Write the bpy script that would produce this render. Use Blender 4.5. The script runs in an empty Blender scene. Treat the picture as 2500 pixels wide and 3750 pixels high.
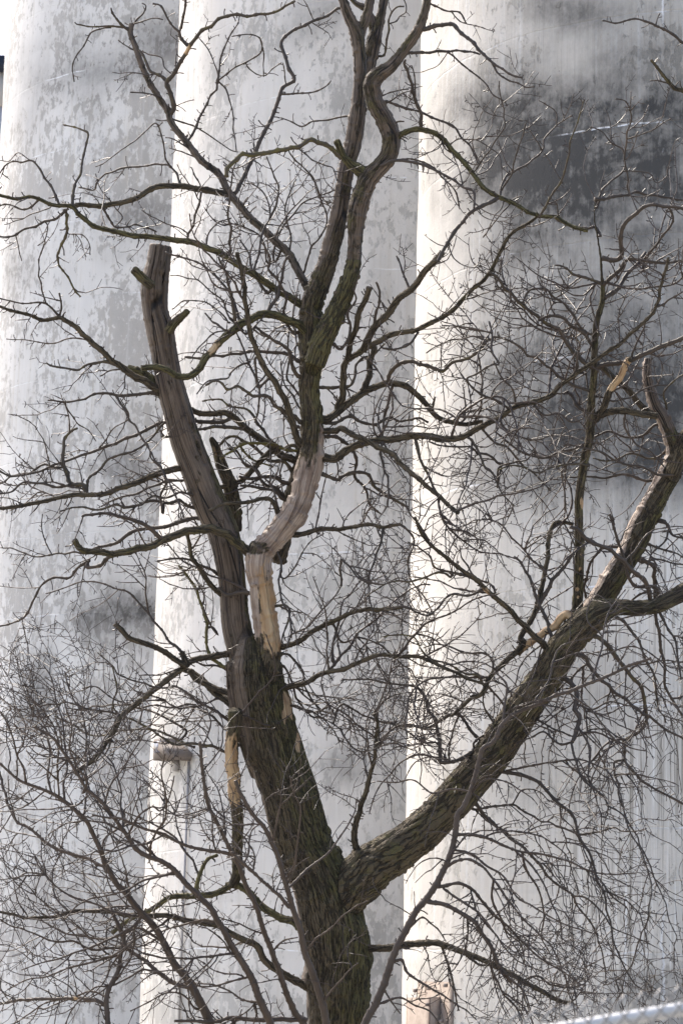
import bpy, math, random
import numpy as np
from mathutils import Vector, Matrix, noise, kdtree
random.seed(7)
rng = np.random.default_rng(7)
S = bpy.context.scene
COL = S.collection

# ---------------------------------------------------------------- camera
F = 8854.0                                   # focal length in pixels of the 2500 x 3750 photograph
EYE = np.array([0.0, 0.0, 1.7])
_up = np.array([1180.0, 46125.0, -8854.0]); _up /= np.linalg.norm(_up)
_fw = np.array([0.0, 0.0, -1.0])
_y = _fw - (_fw @ _up) * _up; _y /= np.linalg.norm(_y)
_x = np.cross(_y, _up)
RW = np.array([_x, _y, _up])                 # camera -> world
cam_d = bpy.data.cameras.new('camera')
cam = bpy.data.objects.new('camera', cam_d); COL.objects.link(cam)
m4 = Matrix([list(r) + [0] for r in RW] + [[0, 0, 0, 1]]); m4.translation = Vector(EYE)
cam.matrix_world = m4
cam_d.sensor_fit = 'VERTICAL'; cam_d.sensor_height = 36.0; cam_d.sensor_width = 24.0
cam_d.lens = F / 3750 * 36.0
cam_d.clip_end = 3000; cam_d.clip_start = 0.1
cam_d.dof.use_dof = True; cam_d.dof.focus_distance = 20.3; cam_d.dof.aperture_fstop = 5.6
S.camera = cam

# ---------------------------------------------------------------- light
SUN_AZ, SUN_EL = math.radians(38), math.radians(51)     # azimuth to the left of the view, ahead of the camera
to_sun = Vector((-math.sin(SUN_AZ) * math.cos(SUN_EL), math.cos(SUN_AZ) * math.cos(SUN_EL), math.sin(SUN_EL)))
W = bpy.data.worlds.new('World'); S.world = W; W.use_nodes = True
nt = W.node_tree; nt.nodes.clear()
sky = nt.nodes.new('ShaderNodeTexSky'); sky.sky_type = 'NISHITA'; sky.sun_disc = False
sky.sun_elevation = SUN_EL; sky.sun_rotation = -SUN_AZ
sky.air_density = 1.0; sky.dust_density = 4.8; sky.ozone_density = 1.0
bg = nt.nodes.new('ShaderNodeBackground'); bg.inputs['Strength'].default_value = 0.15
wo = nt.nodes.new('ShaderNodeOutputWorld')
nt.links.new(sky.outputs[0], bg.inputs[0]); nt.links.new(bg.outputs[0], wo.inputs[0])
sl = bpy.data.lights.new('sun', 'SUN'); sl.energy = 2.0; sl.angle = math.radians(0.53); sl.color = (1.0, 0.93, 0.83)
sun = bpy.data.objects.new('sun', sl); COL.objects.link(sun)
sun.rotation_euler = (-to_sun).to_track_quat('-Z', 'Y').to_euler()
S.view_settings.view_transform = 'Standard'; S.view_settings.look = 'None'
S.view_settings.exposure = 1.42; S.view_settings.gamma = 1.0; S.view_settings.use_curve_mapping = False
S.render.engine = 'CYCLES'
S.cycles.max_bounces = 6; S.cycles.diffuse_bounces = 4

# ---------------------------------------------------------------- helpers
def P(x, y, d):
    """the point that the photograph's pixel (x, y) shows at depth d"""
    x = np.asarray(x, float); y = np.asarray(y, float); d = np.asarray(d, float)
    c = np.stack([(x - 1250) / F * d, -(y - 1875) / F * d, -d], -1)
    return c @ RW.T + EYE

def project(p):
    c = (np.asarray(p) - EYE) @ RW
    d = -c[..., 2]
    return 1250 + c[..., 0] / d * F, 1875 - c[..., 1] / d * F, d

def mesh_obj(name, verts, quads, mat, parent=None, uv=None, attrs=None, base=None, smooth=True, tris=None):
    verts = np.asarray(verts, np.float32)
    if base is not None: verts = verts - np.asarray(base, np.float32)
    quads = np.asarray(quads, np.int32).reshape(-1, 4)
    tris = np.zeros((0, 3), np.int32) if tris is None else np.asarray(tris, np.int32).reshape(-1, 3)
    me = bpy.data.meshes.new(name)
    me.vertices.add(len(verts)); me.vertices.foreach_set('co', verts.ravel())
    loops = np.concatenate([quads.ravel(), tris.ravel()])
    me.loops.add(len(loops)); me.loops.foreach_set('vertex_index', loops)
    nq, ntr = len(quads), len(tris)
    st = np.concatenate([np.arange(nq) * 4, nq * 4 + np.arange(ntr) * 3]).astype(np.int32)
    me.polygons.add(nq + ntr); me.polygons.foreach_set('loop_start', st)
    if smooth: me.polygons.foreach_set('use_smooth', np.ones(nq + ntr, bool))
    if uv is not None:
        l = me.uv_layers.new(name='UVMap'); l.data.foreach_set('uv', np.asarray(uv, np.float32)[loops].ravel())
    for k, v in (attrs or {}).items():
        a = me.attributes.new(k, 'FLOAT', 'POINT'); a.data.foreach_set('value', np.asarray(v, np.float32))
    me.update(calc_edges=True); me.validate()
    if mat is not None: me.materials.append(mat)
    o = bpy.data.objects.new(name, me); COL.objects.link(o)
    if parent is not None: o.parent = parent
    return o

def tag(o, label=None, cat=None, group=None, kind=None):
    if label: o['label'] = label
    if cat: o['category'] = cat
    if group: o['group'] = group
    if kind: o['kind'] = kind
    return o

def empty(name, loc, label, cat, group=None):
    o = bpy.data.objects.new(name, None); COL.objects.link(o); o.location = Vector(loc)
    o.empty_display_size = 0.2
    return tag(o, label, cat, group)

class Geo:
    """collects boxes and tubes into one mesh"""
    def __init__(s): s.v = []; s.q = []; s.n = 0; s.t = []
    def add(s, v, q, t=()):
        s.v.append(np.asarray(v, float)); s.q += [[i + s.n for i in f] for f in q]; s.t += [[i + s.n for i in f] for f in t]; s.n += len(v)
    def box(s, c, half, ax=None):
        ax = np.eye(3) if ax is None else np.asarray(ax, float)
        v = [np.asarray(c, float) + sum(ax[k] * half[k] * sg[k] for k in range(3)) for sg in
             [(-1,-1,-1),(1,-1,-1),(1,1,-1),(-1,1,-1),(-1,-1,1),(1,-1,1),(1,1,1),(-1,1,1)]]
        s.add(v, [[0,3,2,1],[4,5,6,7],[0,1,5,4],[1,2,6,5],[2,3,7,6],[3,0,4,7]])
    def tube(s, pts, r, n=8, cap=True):
        v, q, uv, t = tube(np.asarray(pts, float), np.full(len(pts), r) if np.isscalar(r) else np.asarray(r), n, cap)
        s.add(v, q.tolist(), t.tolist())
    def build(s, name, mat, parent=None, base=None, smooth=False):
        return mesh_obj(name, np.concatenate(s.v), s.q if s.q else np.zeros((0, 4)), mat, parent, base=base, smooth=smooth, tris=s.t if s.t else None)

def frames(p):
    T = np.gradient(p, axis=0); T /= np.linalg.norm(T, axis=1)[:, None] + 1e-12
    tc = EYE - p; tc /= np.linalg.norm(tc, axis=1)[:, None]
    e2 = tc - (tc * T).sum(1)[:, None] * T
    e2 /= np.linalg.norm(e2, axis=1)[:, None] + 1e-9
    e1 = np.cross(e2, T)
    right = RW[:, 0]
    if (e1 @ right).mean() < 0 and False: e1 = -e1
    return T, e1, e2

def tube(p, r, n, cap=True):
    """verts, quads, uv, cap tris of a tube; uv = (arc, length) in metres, seam at the back"""
    m = len(p)
    T, e1, e2 = frames(p)
    th = np.linspace(-math.pi / 2, 1.5 * math.pi, n + 1)
    c, s_ = np.cos(th), np.sin(th)
    v = p[:, None, :] + r[:, None, None] * (c[None, :, None] * e1[:, None, :] + s_[None, :, None] * e2[:, None, :])
    L = np.concatenate([[0], np.cumsum(np.linalg.norm(np.diff(p, axis=0), axis=1))])
    uv = np.stack([th[None, :] * r.mean() + 0 * L[:, None], L[:, None] + 0 * th[None, :]], -1)
    i, j = np.meshgrid(np.arange(m - 1), np.arange(n), indexing='ij')
    a = i * (n + 1) + j
    q = np.stack([a, a + 1, a + n + 2, a + n + 1], -1).reshape(-1, 4)
    v = v.reshape(-1, 3); uv = uv.reshape(-1, 2)
    t = np.zeros((0, 3), int)
    if cap:
        k0, k1 = len(v), len(v) + 1
        v = np.concatenate([v, p[:1], p[-1:]]); uv = np.concatenate([uv, [[0, 0]], [[0, L[-1]]]])
        jj = np.arange(n)
        t = np.concatenate([np.stack([jj + 1, jj, 0 * jj + k0], -1), np.stack([(m - 1) * (n + 1) + jj, (m - 1) * (n + 1) + jj + 1, 0 * jj + k1], -1)])
    return v, q, uv, t

def spline(pts, step):
    """Catmull-Rom through rows (x, y, w ...), resampled every `step` pixels"""
    pts = np.asarray(pts, float)
    if len(pts) == 2: pts = np.array([pts[0], pts.mean(0), pts[1]])
    pp = np.concatenate([[2 * pts[0] - pts[1]], pts, [2 * pts[-1] - pts[-2]]])
    out = []
    for i in range(1, len(pp) - 2):
        n = max(2, int(np.linalg.norm(pp[i + 1, :2] - pp[i, :2]) / 3))
        t = np.linspace(0, 1, n, endpoint=False)[:, None]
        a, b, c, d = pp[i - 1], pp[i], pp[i + 1], pp[i + 2]
        out.append(0.5 * (2 * b + (c - a) * t + (2 * a - 5 * b + 4 * c - d) * t ** 2 + (3 * b - a - 3 * c + d) * t ** 3))
    o = np.concatenate(out + [pts[-1:]])
    L = np.concatenate([[0], np.cumsum(np.linalg.norm(np.diff(o[:, :2], axis=0), axis=1))])
    k = max(3, int(L[-1] / step) + 1)
    s = np.linspace(0, L[-1], k)
    return np.stack([np.interp(s, L, o[:, c]) for c in range(o.shape[1])], -1), s

# ---------------------------------------------------------------- node helpers
class NT:
    def __init__(s, name):
        s.m = bpy.data.materials.new(name); s.m.use_nodes = True
        s.t = s.m.node_tree; s.t.nodes.clear()
        s.b = s.n('ShaderNodeBsdfPrincipled'); o = s.n('ShaderNodeOutputMaterial'); s.l(s.b.outputs[0], o.inputs[0])
    def n(s, ty, **kw):
        x = s.t.nodes.new(ty)
        for k, v in kw.items(): setattr(x, k, v)
        return x
    def l(s, a, b): s.t.links.new(a, b)
    def put(s, sock, v):
        if hasattr(v, 'is_output'): s.l(v, sock)
        elif isinstance(v, tuple): sock.default_value = v if len(v) == len(sock.default_value) else tuple(v) + (1,)
        else: sock.default_value = v
    def uv(s): return s.n('ShaderNodeUVMap').outputs[0]
    def geo(s): return s.n('ShaderNodeNewGeometry').outputs['Position']
    def obj(s): return s.n('ShaderNodeTexCoord').outputs['Object']
    def attr(s, name): 
        a = s.n('ShaderNodeAttribute'); a.attribute_name = name; return a.outputs['Fac']
    def scale(s, v, sc, off=(0, 0, 0)):
        m = s.n('ShaderNodeMapping'); s.put(m.inputs[0], v); m.inputs['Scale'].default_value = sc; m.inputs['Location'].default_value = off; return m.outputs[0]
    def noise(s, v, sc=1.0, det=4.0, rough=0.55, dist=0.0):
        x = s.n('ShaderNodeTexNoise'); s.put(x.inputs['Vector'], v); x.inputs['Scale'].default_value = sc
        x.inputs['Detail'].default_value = det; x.inputs['Roughness'].default_value = rough; x.inputs['Distortion'].default_value = dist
        return x.outputs['Fac']
    def vor(s, v, sc=1.0, feature='F1', rnd=1.0):
        x = s.n('ShaderNodeTexVoronoi', feature=feature); s.put(x.inputs['Vector'], v); x.inputs['Scale'].default_value = sc; x.inputs['Randomness'].default_value = rnd
        return x.outputs['Distance']
    def math(s, op, a, b=0.0, c=None):
        x = s.n('ShaderNodeMath', operation=op); s.put(x.inputs[0], a); s.put(x.inputs[1], b)
        if c is not None: s.put(x.inputs[2], c)
        return x.outputs[0]
    def step(s, v, lo, hi, a=0.0, b=1.0):
        x = s.n('ShaderNodeMapRange', interpolation_type='SMOOTHSTEP'); s.put(x.inputs[0], v)
        for k, w in zip((1, 2, 3, 4), (lo, hi, a, b)): s.put(x.inputs[k], w)
        return x.outputs[0]
    def mix(s, f, a, b, mode='MIX'):
        x = s.n('ShaderNodeMix', data_type='RGBA', blend_type=mode); s.put(x.inputs[0], f); s.put(x.inputs[6], a); s.put(x.inputs[7], b); return x.outputs[2]
    def bump(s, h, st=1.0, dist=0.01, nrm=None):
        x = s.n('ShaderNodeBump'); x.inputs['Strength'].default_value = st; x.inputs['Distance'].default_value = dist; s.put(x.inputs['Height'], h)
        if nrm is not None: s.l(nrm, x.inputs['Normal'])
        return x.outputs[0]
    def done(s, col, rough=0.8, nrm=None, spec=0.3, metal=0.0):
        s.put(s.b.inputs['Base Color'], col); s.put(s.b.inputs['Roughness'], rough)
        s.b.inputs['Specular IOR Level'].default_value = spec; s.b.inputs['Metallic'].default_value = metal
        if nrm is not None: s.l(nrm, s.b.inputs['Normal'])
        return s.m

def simple(name, col, rough=0.7, metal=0.0, var=0.25, sc=6.0, spec=0.3):
    k = NT(name); n = k.noise(k.obj(), sc, 6)
    d = tuple(c * (1 - var) for c in col)
    return k.done(k.mix(n, d, tuple(min(1, c * (1 + var)) for c in col)), rough, k.bump(n, 0.3, 0.01), spec, metal)

# ---------------------------------------------------------------- materials
def silo_material(name, paint, bare, cut, seed, streak=0.5, fine=1.0):
    k = NT(name); uv = k.uv()
    off = (seed * 3.7, seed * 1.3, seed)
    # flaking paint: patches of bare concrete with ragged edges
    w = k.noise(k.scale(uv, (0.8, 0.55, 1), off), 1.0, 2)
    f = k.noise(k.scale(uv, (8.5, 4.2, 1), off), 1.0, 11.0, 0.70, 0.3)
    g = k.noise(k.scale(uv, (34, 13, 1), off), 1.0, 6.0, 0.7, 0.2)
    mask = k.math('ADD', k.math('MULTIPLY', f, 1.0), k.math('ADD', k.math('MULTIPLY', w, 0.62), k.math('MULTIPLY', g, 0.30)))
    mask = k.step(mask, cut - 0.01, cut + 0.05)
    tone = k.noise(k.scale(uv, (1.3, 0.5, 1), off), 1.0, 5)
    pc = k.mix(k.step(tone, 0.3, 0.7), tuple(c * 0.88 for c in paint), tuple(min(1, c * 1.03) for c in paint))
    bc = k.mix(k.noise(k.scale(uv, (7, 3, 1), off), 1.0, 6), tuple(c * 0.82 for c in bare), tuple(c * 1.12 for c in bare))
    col = k.mix(mask, pc, bc)
    # cream vertical washes
    st = k.noise(k.scale(uv, (13, 0.22, 1), off), 1.0, 5, 0.65)
    col = k.mix(k.math('MULTIPLY', k.step(st, 0.52, 0.72), streak), col, (0.53, 0.49, 0.42))
    col = k.mix(k.math('MULTIPLY', k.step(st, 0.46, 0.3), streak * 0.7), col, (0.78, 0.78, 0.77))
    # each pour has a tone of its own
    sp0 = k.n('ShaderNodeSeparateXYZ'); k.l(uv, sp0.inputs[0])
    lift = k.n('ShaderNodeTexWhiteNoise', noise_dimensions='1D'); k.l(k.math('FLOOR', k.math('ADD', k.math('DIVIDE', sp0.outputs[1], 1.35), k.math('MULTIPLY', k.noise(k.scale(uv, (1.2, 0, 1), off), 1.0, 4), 0.06))), lift.inputs['W'])
    col = k.mix(k.math('MULTIPLY', lift.outputs[0], 0.16), col, (0.40, 0.39, 0.37))
    # pits and bugholes
    pit = k.vor(k.scale(uv, (11, 6, 1), off), 1.0); pn = k.noise(k.scale(uv, (2.1, 1.4, 1), off), 1.0, 3)
    pitm = k.math('MULTIPLY', k.step(pit, 0.11, 0.04), k.step(pn, 0.5, 0.62))
    col = k.mix(k.math('MULTIPLY', pitm, 0.75), col, (0.12, 0.115, 0.11))
    # brown drip runs (attribute) and dark blotches (attribute)
    dr = k.noise(k.scale(uv, (24, 0.28, 1), off), 1.0, 4, 0.7)
    run = k.math('MULTIPLY', k.attr('drip'), k.step(dr, 0.53, 0.62))
    col = k.mix(k.math('MULTIPLY', run, 0.72), col, (0.17, 0.15, 0.12))
    run2 = k.math('MULTIPLY', k.attr('drip'), k.step(dr, 0.44, 0.36))
    col = k.mix(k.math('MULTIPLY', run2, 0.6), col, (0.8, 0.8, 0.79))
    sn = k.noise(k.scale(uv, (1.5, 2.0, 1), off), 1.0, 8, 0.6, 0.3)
    blotch = k.math('MULTIPLY', k.attr('blotch'), k.math('ADD', k.step(sn, 0.25, 0.7, 0.62, 1.18), k.math('MULTIPLY', k.step(st, 0.35, 0.62), 0.08)))
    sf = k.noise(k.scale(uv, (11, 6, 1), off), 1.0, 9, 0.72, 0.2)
    blotch = k.math('MULTIPLY', blotch, k.math('ADD', k.step(sf, 0.3, 0.68, 0.90, 1.25), k.math('MULTIPLY', mask, 0.12)))
    blotch = k.math('MINIMUM', k.math('MAXIMUM', blotch, 0.0), 1.0)
    col = k.mix(blotch, col, (0.060, 0.058, 0.055))
    # lime on the pour lines
    sep = k.n('ShaderNodeSeparateXYZ'); k.l(uv, sep.inputs[0])
    wob = k.math('MULTIPLY', k.math('SUBTRACT', k.noise(k.scale(uv, (1.6, 0, 1), off), 1.0, 5), 0.5), 0.10)
    vv = k.math('ADD', sep.outputs[1], wob)
    ph = k.math('ABSOLUTE', k.math('SUBTRACT', k.math('FRACT', k.math('DIVIDE', vv, 1.35)), 0.5))
    lm = k.step(ph, 0.010, 0.004)
    br = k.step(k.noise(k.scale(uv, (0.55, 0.7, 1), (off[0] + 9, 2, 0)), 1.0, 3), 0.5, 0.62)
    br2 = k.step(k.noise(k.scale(uv, (9, 3, 1), off), 1.0, 4), 0.4, 0.55)
    col = k.mix(k.math('MULTIPLY', k.math('MULTIPLY', lm, br), k.math('MULTIPLY', br2, 0.9)), col, (0.82, 0.83, 0.85))
    # one wandering vertical crack
    wob2 = k.math('MULTIPLY', k.math('SUBTRACT', k.noise(k.scale(uv, (0, 2.2, 1), off), 1.0, 8, 0.65), 0.5), 0.2)
    cu = k.math('ABSOLUTE', k.math('SUBTRACT', k.math('ADD', sep.outputs[0], wob2), k.attr('crackpos')))
    cm = k.math('MULTIPLY', k.step(cu, 0.017, 0.006), k.step(k.noise(k.scale(uv, (1, 1.1, 1), off), 1.0, 6, 0.65), 0.50, 0.60))
    col = k.mix(k.math('MULTIPLY', cm, 0.6), col, (0.8, 0.81, 0.83))
    # relief
    h = k.math('ADD', k.math('MULTIPLY', mask, -0.6), k.math('MULTIPLY', k.noise(k.scale(uv, (30, 22, 1)), 1.0, 6, 0.65), 0.9))
    h = k.math('ADD', h, k.math('MULTIPLY', pitm, -1.2)); h = k.math('ADD', h, k.math('MULTIPLY', k.step(ph, 0.012, 0.003), -0.5))
    h = k.math('ADD', h, k.math('MULTIPLY', k.noise(k.scale(uv, (3, 2, 1), off), 1.0, 3), 2.0 ))
    return k.done(col, 0.72, k.bump(h, 0.55 * fine, 0.012), 0.35)

def wood_material(name):
    """bark with furrows, weathered grey wood, fresh bare wood and moss, chosen by the mesh's attributes"""
    k = NT(name); uv = k.uv()
    bare, grey, moss, pale = k.attr('bare'), k.attr('grey'), k.attr('moss'), k.attr('pale')
    wv = k.noise(k.scale(uv, (9, 3, 1)), 1.0, 4)
    wuv = k.n('ShaderNodeVectorMath', operation='ADD'); k.l(k.scale(uv, (26, 4.6, 1)), wuv.inputs[0])
    sc = k.n('ShaderNodeVectorMath', operation='SCALE'); cb = k.n('ShaderNodeCombineXYZ'); k.l(wv, cb.inputs[0]); k.l(wv, cb.inputs[1])
    k.l(cb.outputs[0], sc.inputs[0]); sc.inputs['Scale'].default_value = 2.0; k.l(sc.outputs[0], wuv.inputs[1])
    e = k.math('ABSOLUTE', k.math('SUBTRACT', k.noise(k.scale(wuv.outputs[0], (1.5, 0.85, 1)), 1.0, 3.0, 0.55, 0.25), 0.5))
    fur = k.step(e, 0.055, 0.008)
    e2 = k.vor(k.scale(uv, (46, 11, 1)), 1.0, 'DISTANCE_TO_EDGE')
    fn = k.noise(k.scale(uv, (70, 40, 1)), 1.0, 6, 0.7)
    tone = k.noise(k.scale(uv, (3.5, 1.4, 1)), 1.0, 5)
    ridge = k.mix(k.step(tone, 0.35, 0.65), (0.056, 0.042, 0.025), (0.102, 0.078, 0.044))
    ridge = k.mix(k.math('MULTIPLY', fn, 0.6), ridge, (0.125, 0.102, 0.072))
    mn = k.noise(k.scale(uv, (11, 5, 1)), 1.0, 7, 0.7)
    mm = k.math('MULTIPLY', k.step(k.math('ADD', mn, k.math('MULTIPLY', moss, 0.5)), 0.62, 0.82), k.step(moss, 0.0, 0.25))
    ridge = k.mix(k.math('MULTIPLY', mm, 0.85), ridge, k.mix(fn, (0.066, 0.059, 0.026), (0.145, 0.128, 0.05)))
    bark = k.mix(k.math('MULTIPLY', fur, 0.75), ridge, (0.018, 0.014, 0.011))
    # wood fibres
    fib = k.noise(k.scale(uv, (85, 2.6, 1)), 1.0, 5, 0.65, 0.3)
    fib2 = k.noise(k.scale(uv, (20, 1.2, 1)), 1.0, 5, 0.6, 0.5)
    blot = k.noise(k.scale(uv, (6, 3, 1)), 1.0, 5, 0.6)
    gw = k.mix(k.step(fib, 0.35, 0.68), (0.056, 0.039, 0.028), (0.150, 0.115, 0.086))
    gw = k.mix(k.step(fib2, 0.56, 0.7), gw, (0.048, 0.032, 0.026))
    gw = k.mix(k.math('MULTIPLY', k.step(blot, 0.5, 0.7), 0.5), gw, (0.15, 0.105, 0.07))
    crk = k.vor(k.scale(uv, (9, 0.5, 1)), 1.0, 'DISTANCE_TO_EDGE')
    crm = k.step(crk, 0.030, 0.006)
    gw = k.mix(crm, gw, (0.012, 0.009, 0.008))
    bw = k.mix(k.step(fib2, 0.3, 0.68), (0.50, 0.37, 0.225), (0.30, 0.185, 0.095)); bw = k.mix(k.step(fib, 0.55, 0.72), bw, (0.22, 0.13, 0.07))
    bw = k.mix(k.math('MULTIPLY', k.step(blot, 0.5, 0.68), 0.75), bw, (0.17, 0.085, 0.040))
    pw = k.mix(k.step(fib, 0.3, 0.7), (0.40, 0.33, 0.27), (0.20, 0.14, 0.105))
    pw = k.mix(k.math('MULTIPLY', k.step(blot, 0.46, 0.66), 0.7), pw, (0.10, 0.062, 0.045))
    rag = k.math('SUBTRACT', k.noise(k.scale(uv, (14, 5, 1)), 1.0, 6, 0.65), 0.5)
    rag2 = k.math('SUBTRACT', k.noise(k.scale(uv, (34, 9, 1)), 1.0, 5, 0.7), 0.5)
    rag = k.math('ADD', rag, k.math('MULTIPLY', rag2, 0.6))
    def edge(a): return k.math('MULTIPLY', k.step(k.math('ADD', a, k.math('MULTIPLY', rag, 1.5)), 0.40, 0.60), k.step(a, 0.02, 0.14))
    mg, mp, mb = edge(grey), edge(pale), edge(bare)
    col = k.mix(mg, bark, gw); col = k.mix(mp, col, pw); col = k.mix(mb, col, bw)
    wood = k.math('MAXIMUM', k.math('MAXIMUM', mg, mp), mb)
    hb = k.math('ADD', k.math('MULTIPLY', fur, -1.3), k.math('ADD', k.math('MULTIPLY', fn, 0.5), k.math('MULTIPLY', k.step(e2, 0.0, 0.2), 0.45)))
    hw = k.math('ADD', k.math('MULTIPLY', fib, 0.45), k.math('MULTIPLY', crm, -1.2))
    h = k.n('ShaderNodeMix'); k.put(h.inputs[0], wood); k.put(h.inputs[2], hb); k.put(h.inputs[3], hw)
    return k.done(col, k.step(wood, 0, 1, 0.82, 0.62), k.bump(h.outputs[0], 1.0, 0.017), 0.35)

def twig_material(name, a, b, rough=0.45, spec=0.55):
    k = NT(name); uv = k.uv(); moss, bare = k.attr('moss'), k.attr('bare')
    n = k.noise(k.scale(uv, (40, 6, 1)), 1.0, 5, 0.6); g = k.noise(k.geo(), 3.0, 3)
    col = k.mix(k.step(n, 0.3, 0.7), a, b)
    col = k.mix(k.math('MULTIPLY', k.step(g, 0.5, 0.75), 0.5), col, (0.105, 0.072, 0.048))
    mn = k.noise(k.scale(uv, (22, 9, 1)), 1.0, 6, 0.7)
    mm = k.math('MULTIPLY', k.step(k.math('ADD', mn, k.math('MULTIPLY', moss, 0.4)), 0.55, 0.8), k.step(moss, 0.0, 0.3))
    col = k.mix(k.math('MULTIPLY', mm, 0.85), col, (0.125, 0.108, 0.034))
    fib = k.noise(k.scale(uv, (60, 2.5, 1)), 1.0, 5, 0.65)
    bw = k.mix(k.step(fib, 0.3, 0.7), (0.52, 0.37, 0.21), (0.27, 0.16, 0.08)); bw = k.mix(k.math('MULTIPLY', k.step(n, 0.5, 0.66), 0.8), bw, (0.13, 0.075, 0.042))
    rag = k.math('SUBTRACT', k.noise(k.scale(uv, (18, 6, 1)), 1.0, 6, 0.65), 0.5)
    col = k.mix(k.step(k.math('ADD', bare, k.math('MULTIPLY', rag, 0.9)), 0.44, 0.54), col, bw)
    ring = k.noise(k.scale(uv, (2, 60, 1)), 1.0, 3)
    h = k.math('ADD', n, k.math('MULTIPLY', ring, 0.6))
    return k.done(col, k.step(mm, 0, 1, rough, 0.9), k.bump(h, 0.45, 0.006), spec)

M_wood = wood_material('old_wood')
M_branch = twig_material('branch_bark', (0.034, 0.027, 0.022), (0.070, 0.053, 0.041), 0.6, 0.35)
M_twig = twig_material('twig_bark', (0.036, 0.026, 0.021), (0.066, 0.047, 0.037), 0.42, 0.36)
M_young = twig_material('smooth_grey_bark', (0.058, 0.042, 0.032), (0.092, 0.069, 0.054), 0.55, 0.3)
# ---------------------------------------------------------------- silos
R_S = 3.6
C0 = np.array([4.489, 30.031]); PH = math.radians(30.2876)
SC = [C0 + i * (2 * R_S + 0.04) * np.array([-math.sin(PH), math.cos(PH)]) for i in (-1, 0, 1, 2)]   # nearest ... farthest
H_S = 32.0
# soft dark blotches: photograph x, y, radii, strength
BLOTCH = {1: [(2280,560,420,330,.40),(2330,1450,300,300,.28),(2080,30,170,80,.55),(2010,400,330,120,.62),(1900,520,130,80,.35),(2200,560,330,120,.66),(2000,640,260,130,.72),(2400,760,230,190,.5),(2130,790,200,110,.45),
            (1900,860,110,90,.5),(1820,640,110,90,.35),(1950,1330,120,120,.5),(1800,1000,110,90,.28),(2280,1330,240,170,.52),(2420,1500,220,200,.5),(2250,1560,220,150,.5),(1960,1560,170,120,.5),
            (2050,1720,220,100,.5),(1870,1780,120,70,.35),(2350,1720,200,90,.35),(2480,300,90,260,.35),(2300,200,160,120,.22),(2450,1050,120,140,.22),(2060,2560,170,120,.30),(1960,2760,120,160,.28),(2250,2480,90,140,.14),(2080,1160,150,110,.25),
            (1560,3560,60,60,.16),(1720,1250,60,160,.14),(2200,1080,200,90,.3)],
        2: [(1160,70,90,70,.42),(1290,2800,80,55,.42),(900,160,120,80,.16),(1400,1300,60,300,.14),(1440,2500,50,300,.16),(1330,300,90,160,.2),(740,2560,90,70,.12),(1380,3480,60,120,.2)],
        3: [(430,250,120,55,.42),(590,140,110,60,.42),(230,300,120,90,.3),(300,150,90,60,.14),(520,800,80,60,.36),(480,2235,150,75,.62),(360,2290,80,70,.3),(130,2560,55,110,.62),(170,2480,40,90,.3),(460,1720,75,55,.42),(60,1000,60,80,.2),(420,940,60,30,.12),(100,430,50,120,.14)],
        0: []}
M_silo = [silo_material('nearest_silo_concrete', (0.72, 0.71, 0.69), (0.44, 0.42, 0.39), 1.02, 1.0, 0.7),
          silo_material('dark_blotched_concrete', (0.635, 0.60, 0.545), (0.455, 0.43, 0.385), 1.06, 2.0, 0.75, 1.3),
          silo_material('flaking_paint_concrete', (0.68, 0.655, 0.62), (0.475, 0.46, 0.435), 0.985, 3.0, 0.45),
          silo_material('far_flaking_paint_concrete', (0.715, 0.705, 0.685), (0.465, 0.45, 0.43), 0.97, 4.0, 0.5)]
LAB = ['pale concrete silo standing beyond the right edge of the picture',
       'large pale concrete silo on the right, marked by large soft dark blotches',
       'white flaking concrete silo in the middle, directly behind the thick trunk',
       'farthest white concrete silo on the left with peeling paint and open sky beside it']
M_roof = simple('roof_concrete', (0.30, 0.30, 0.29))
silo_obj = []
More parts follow.
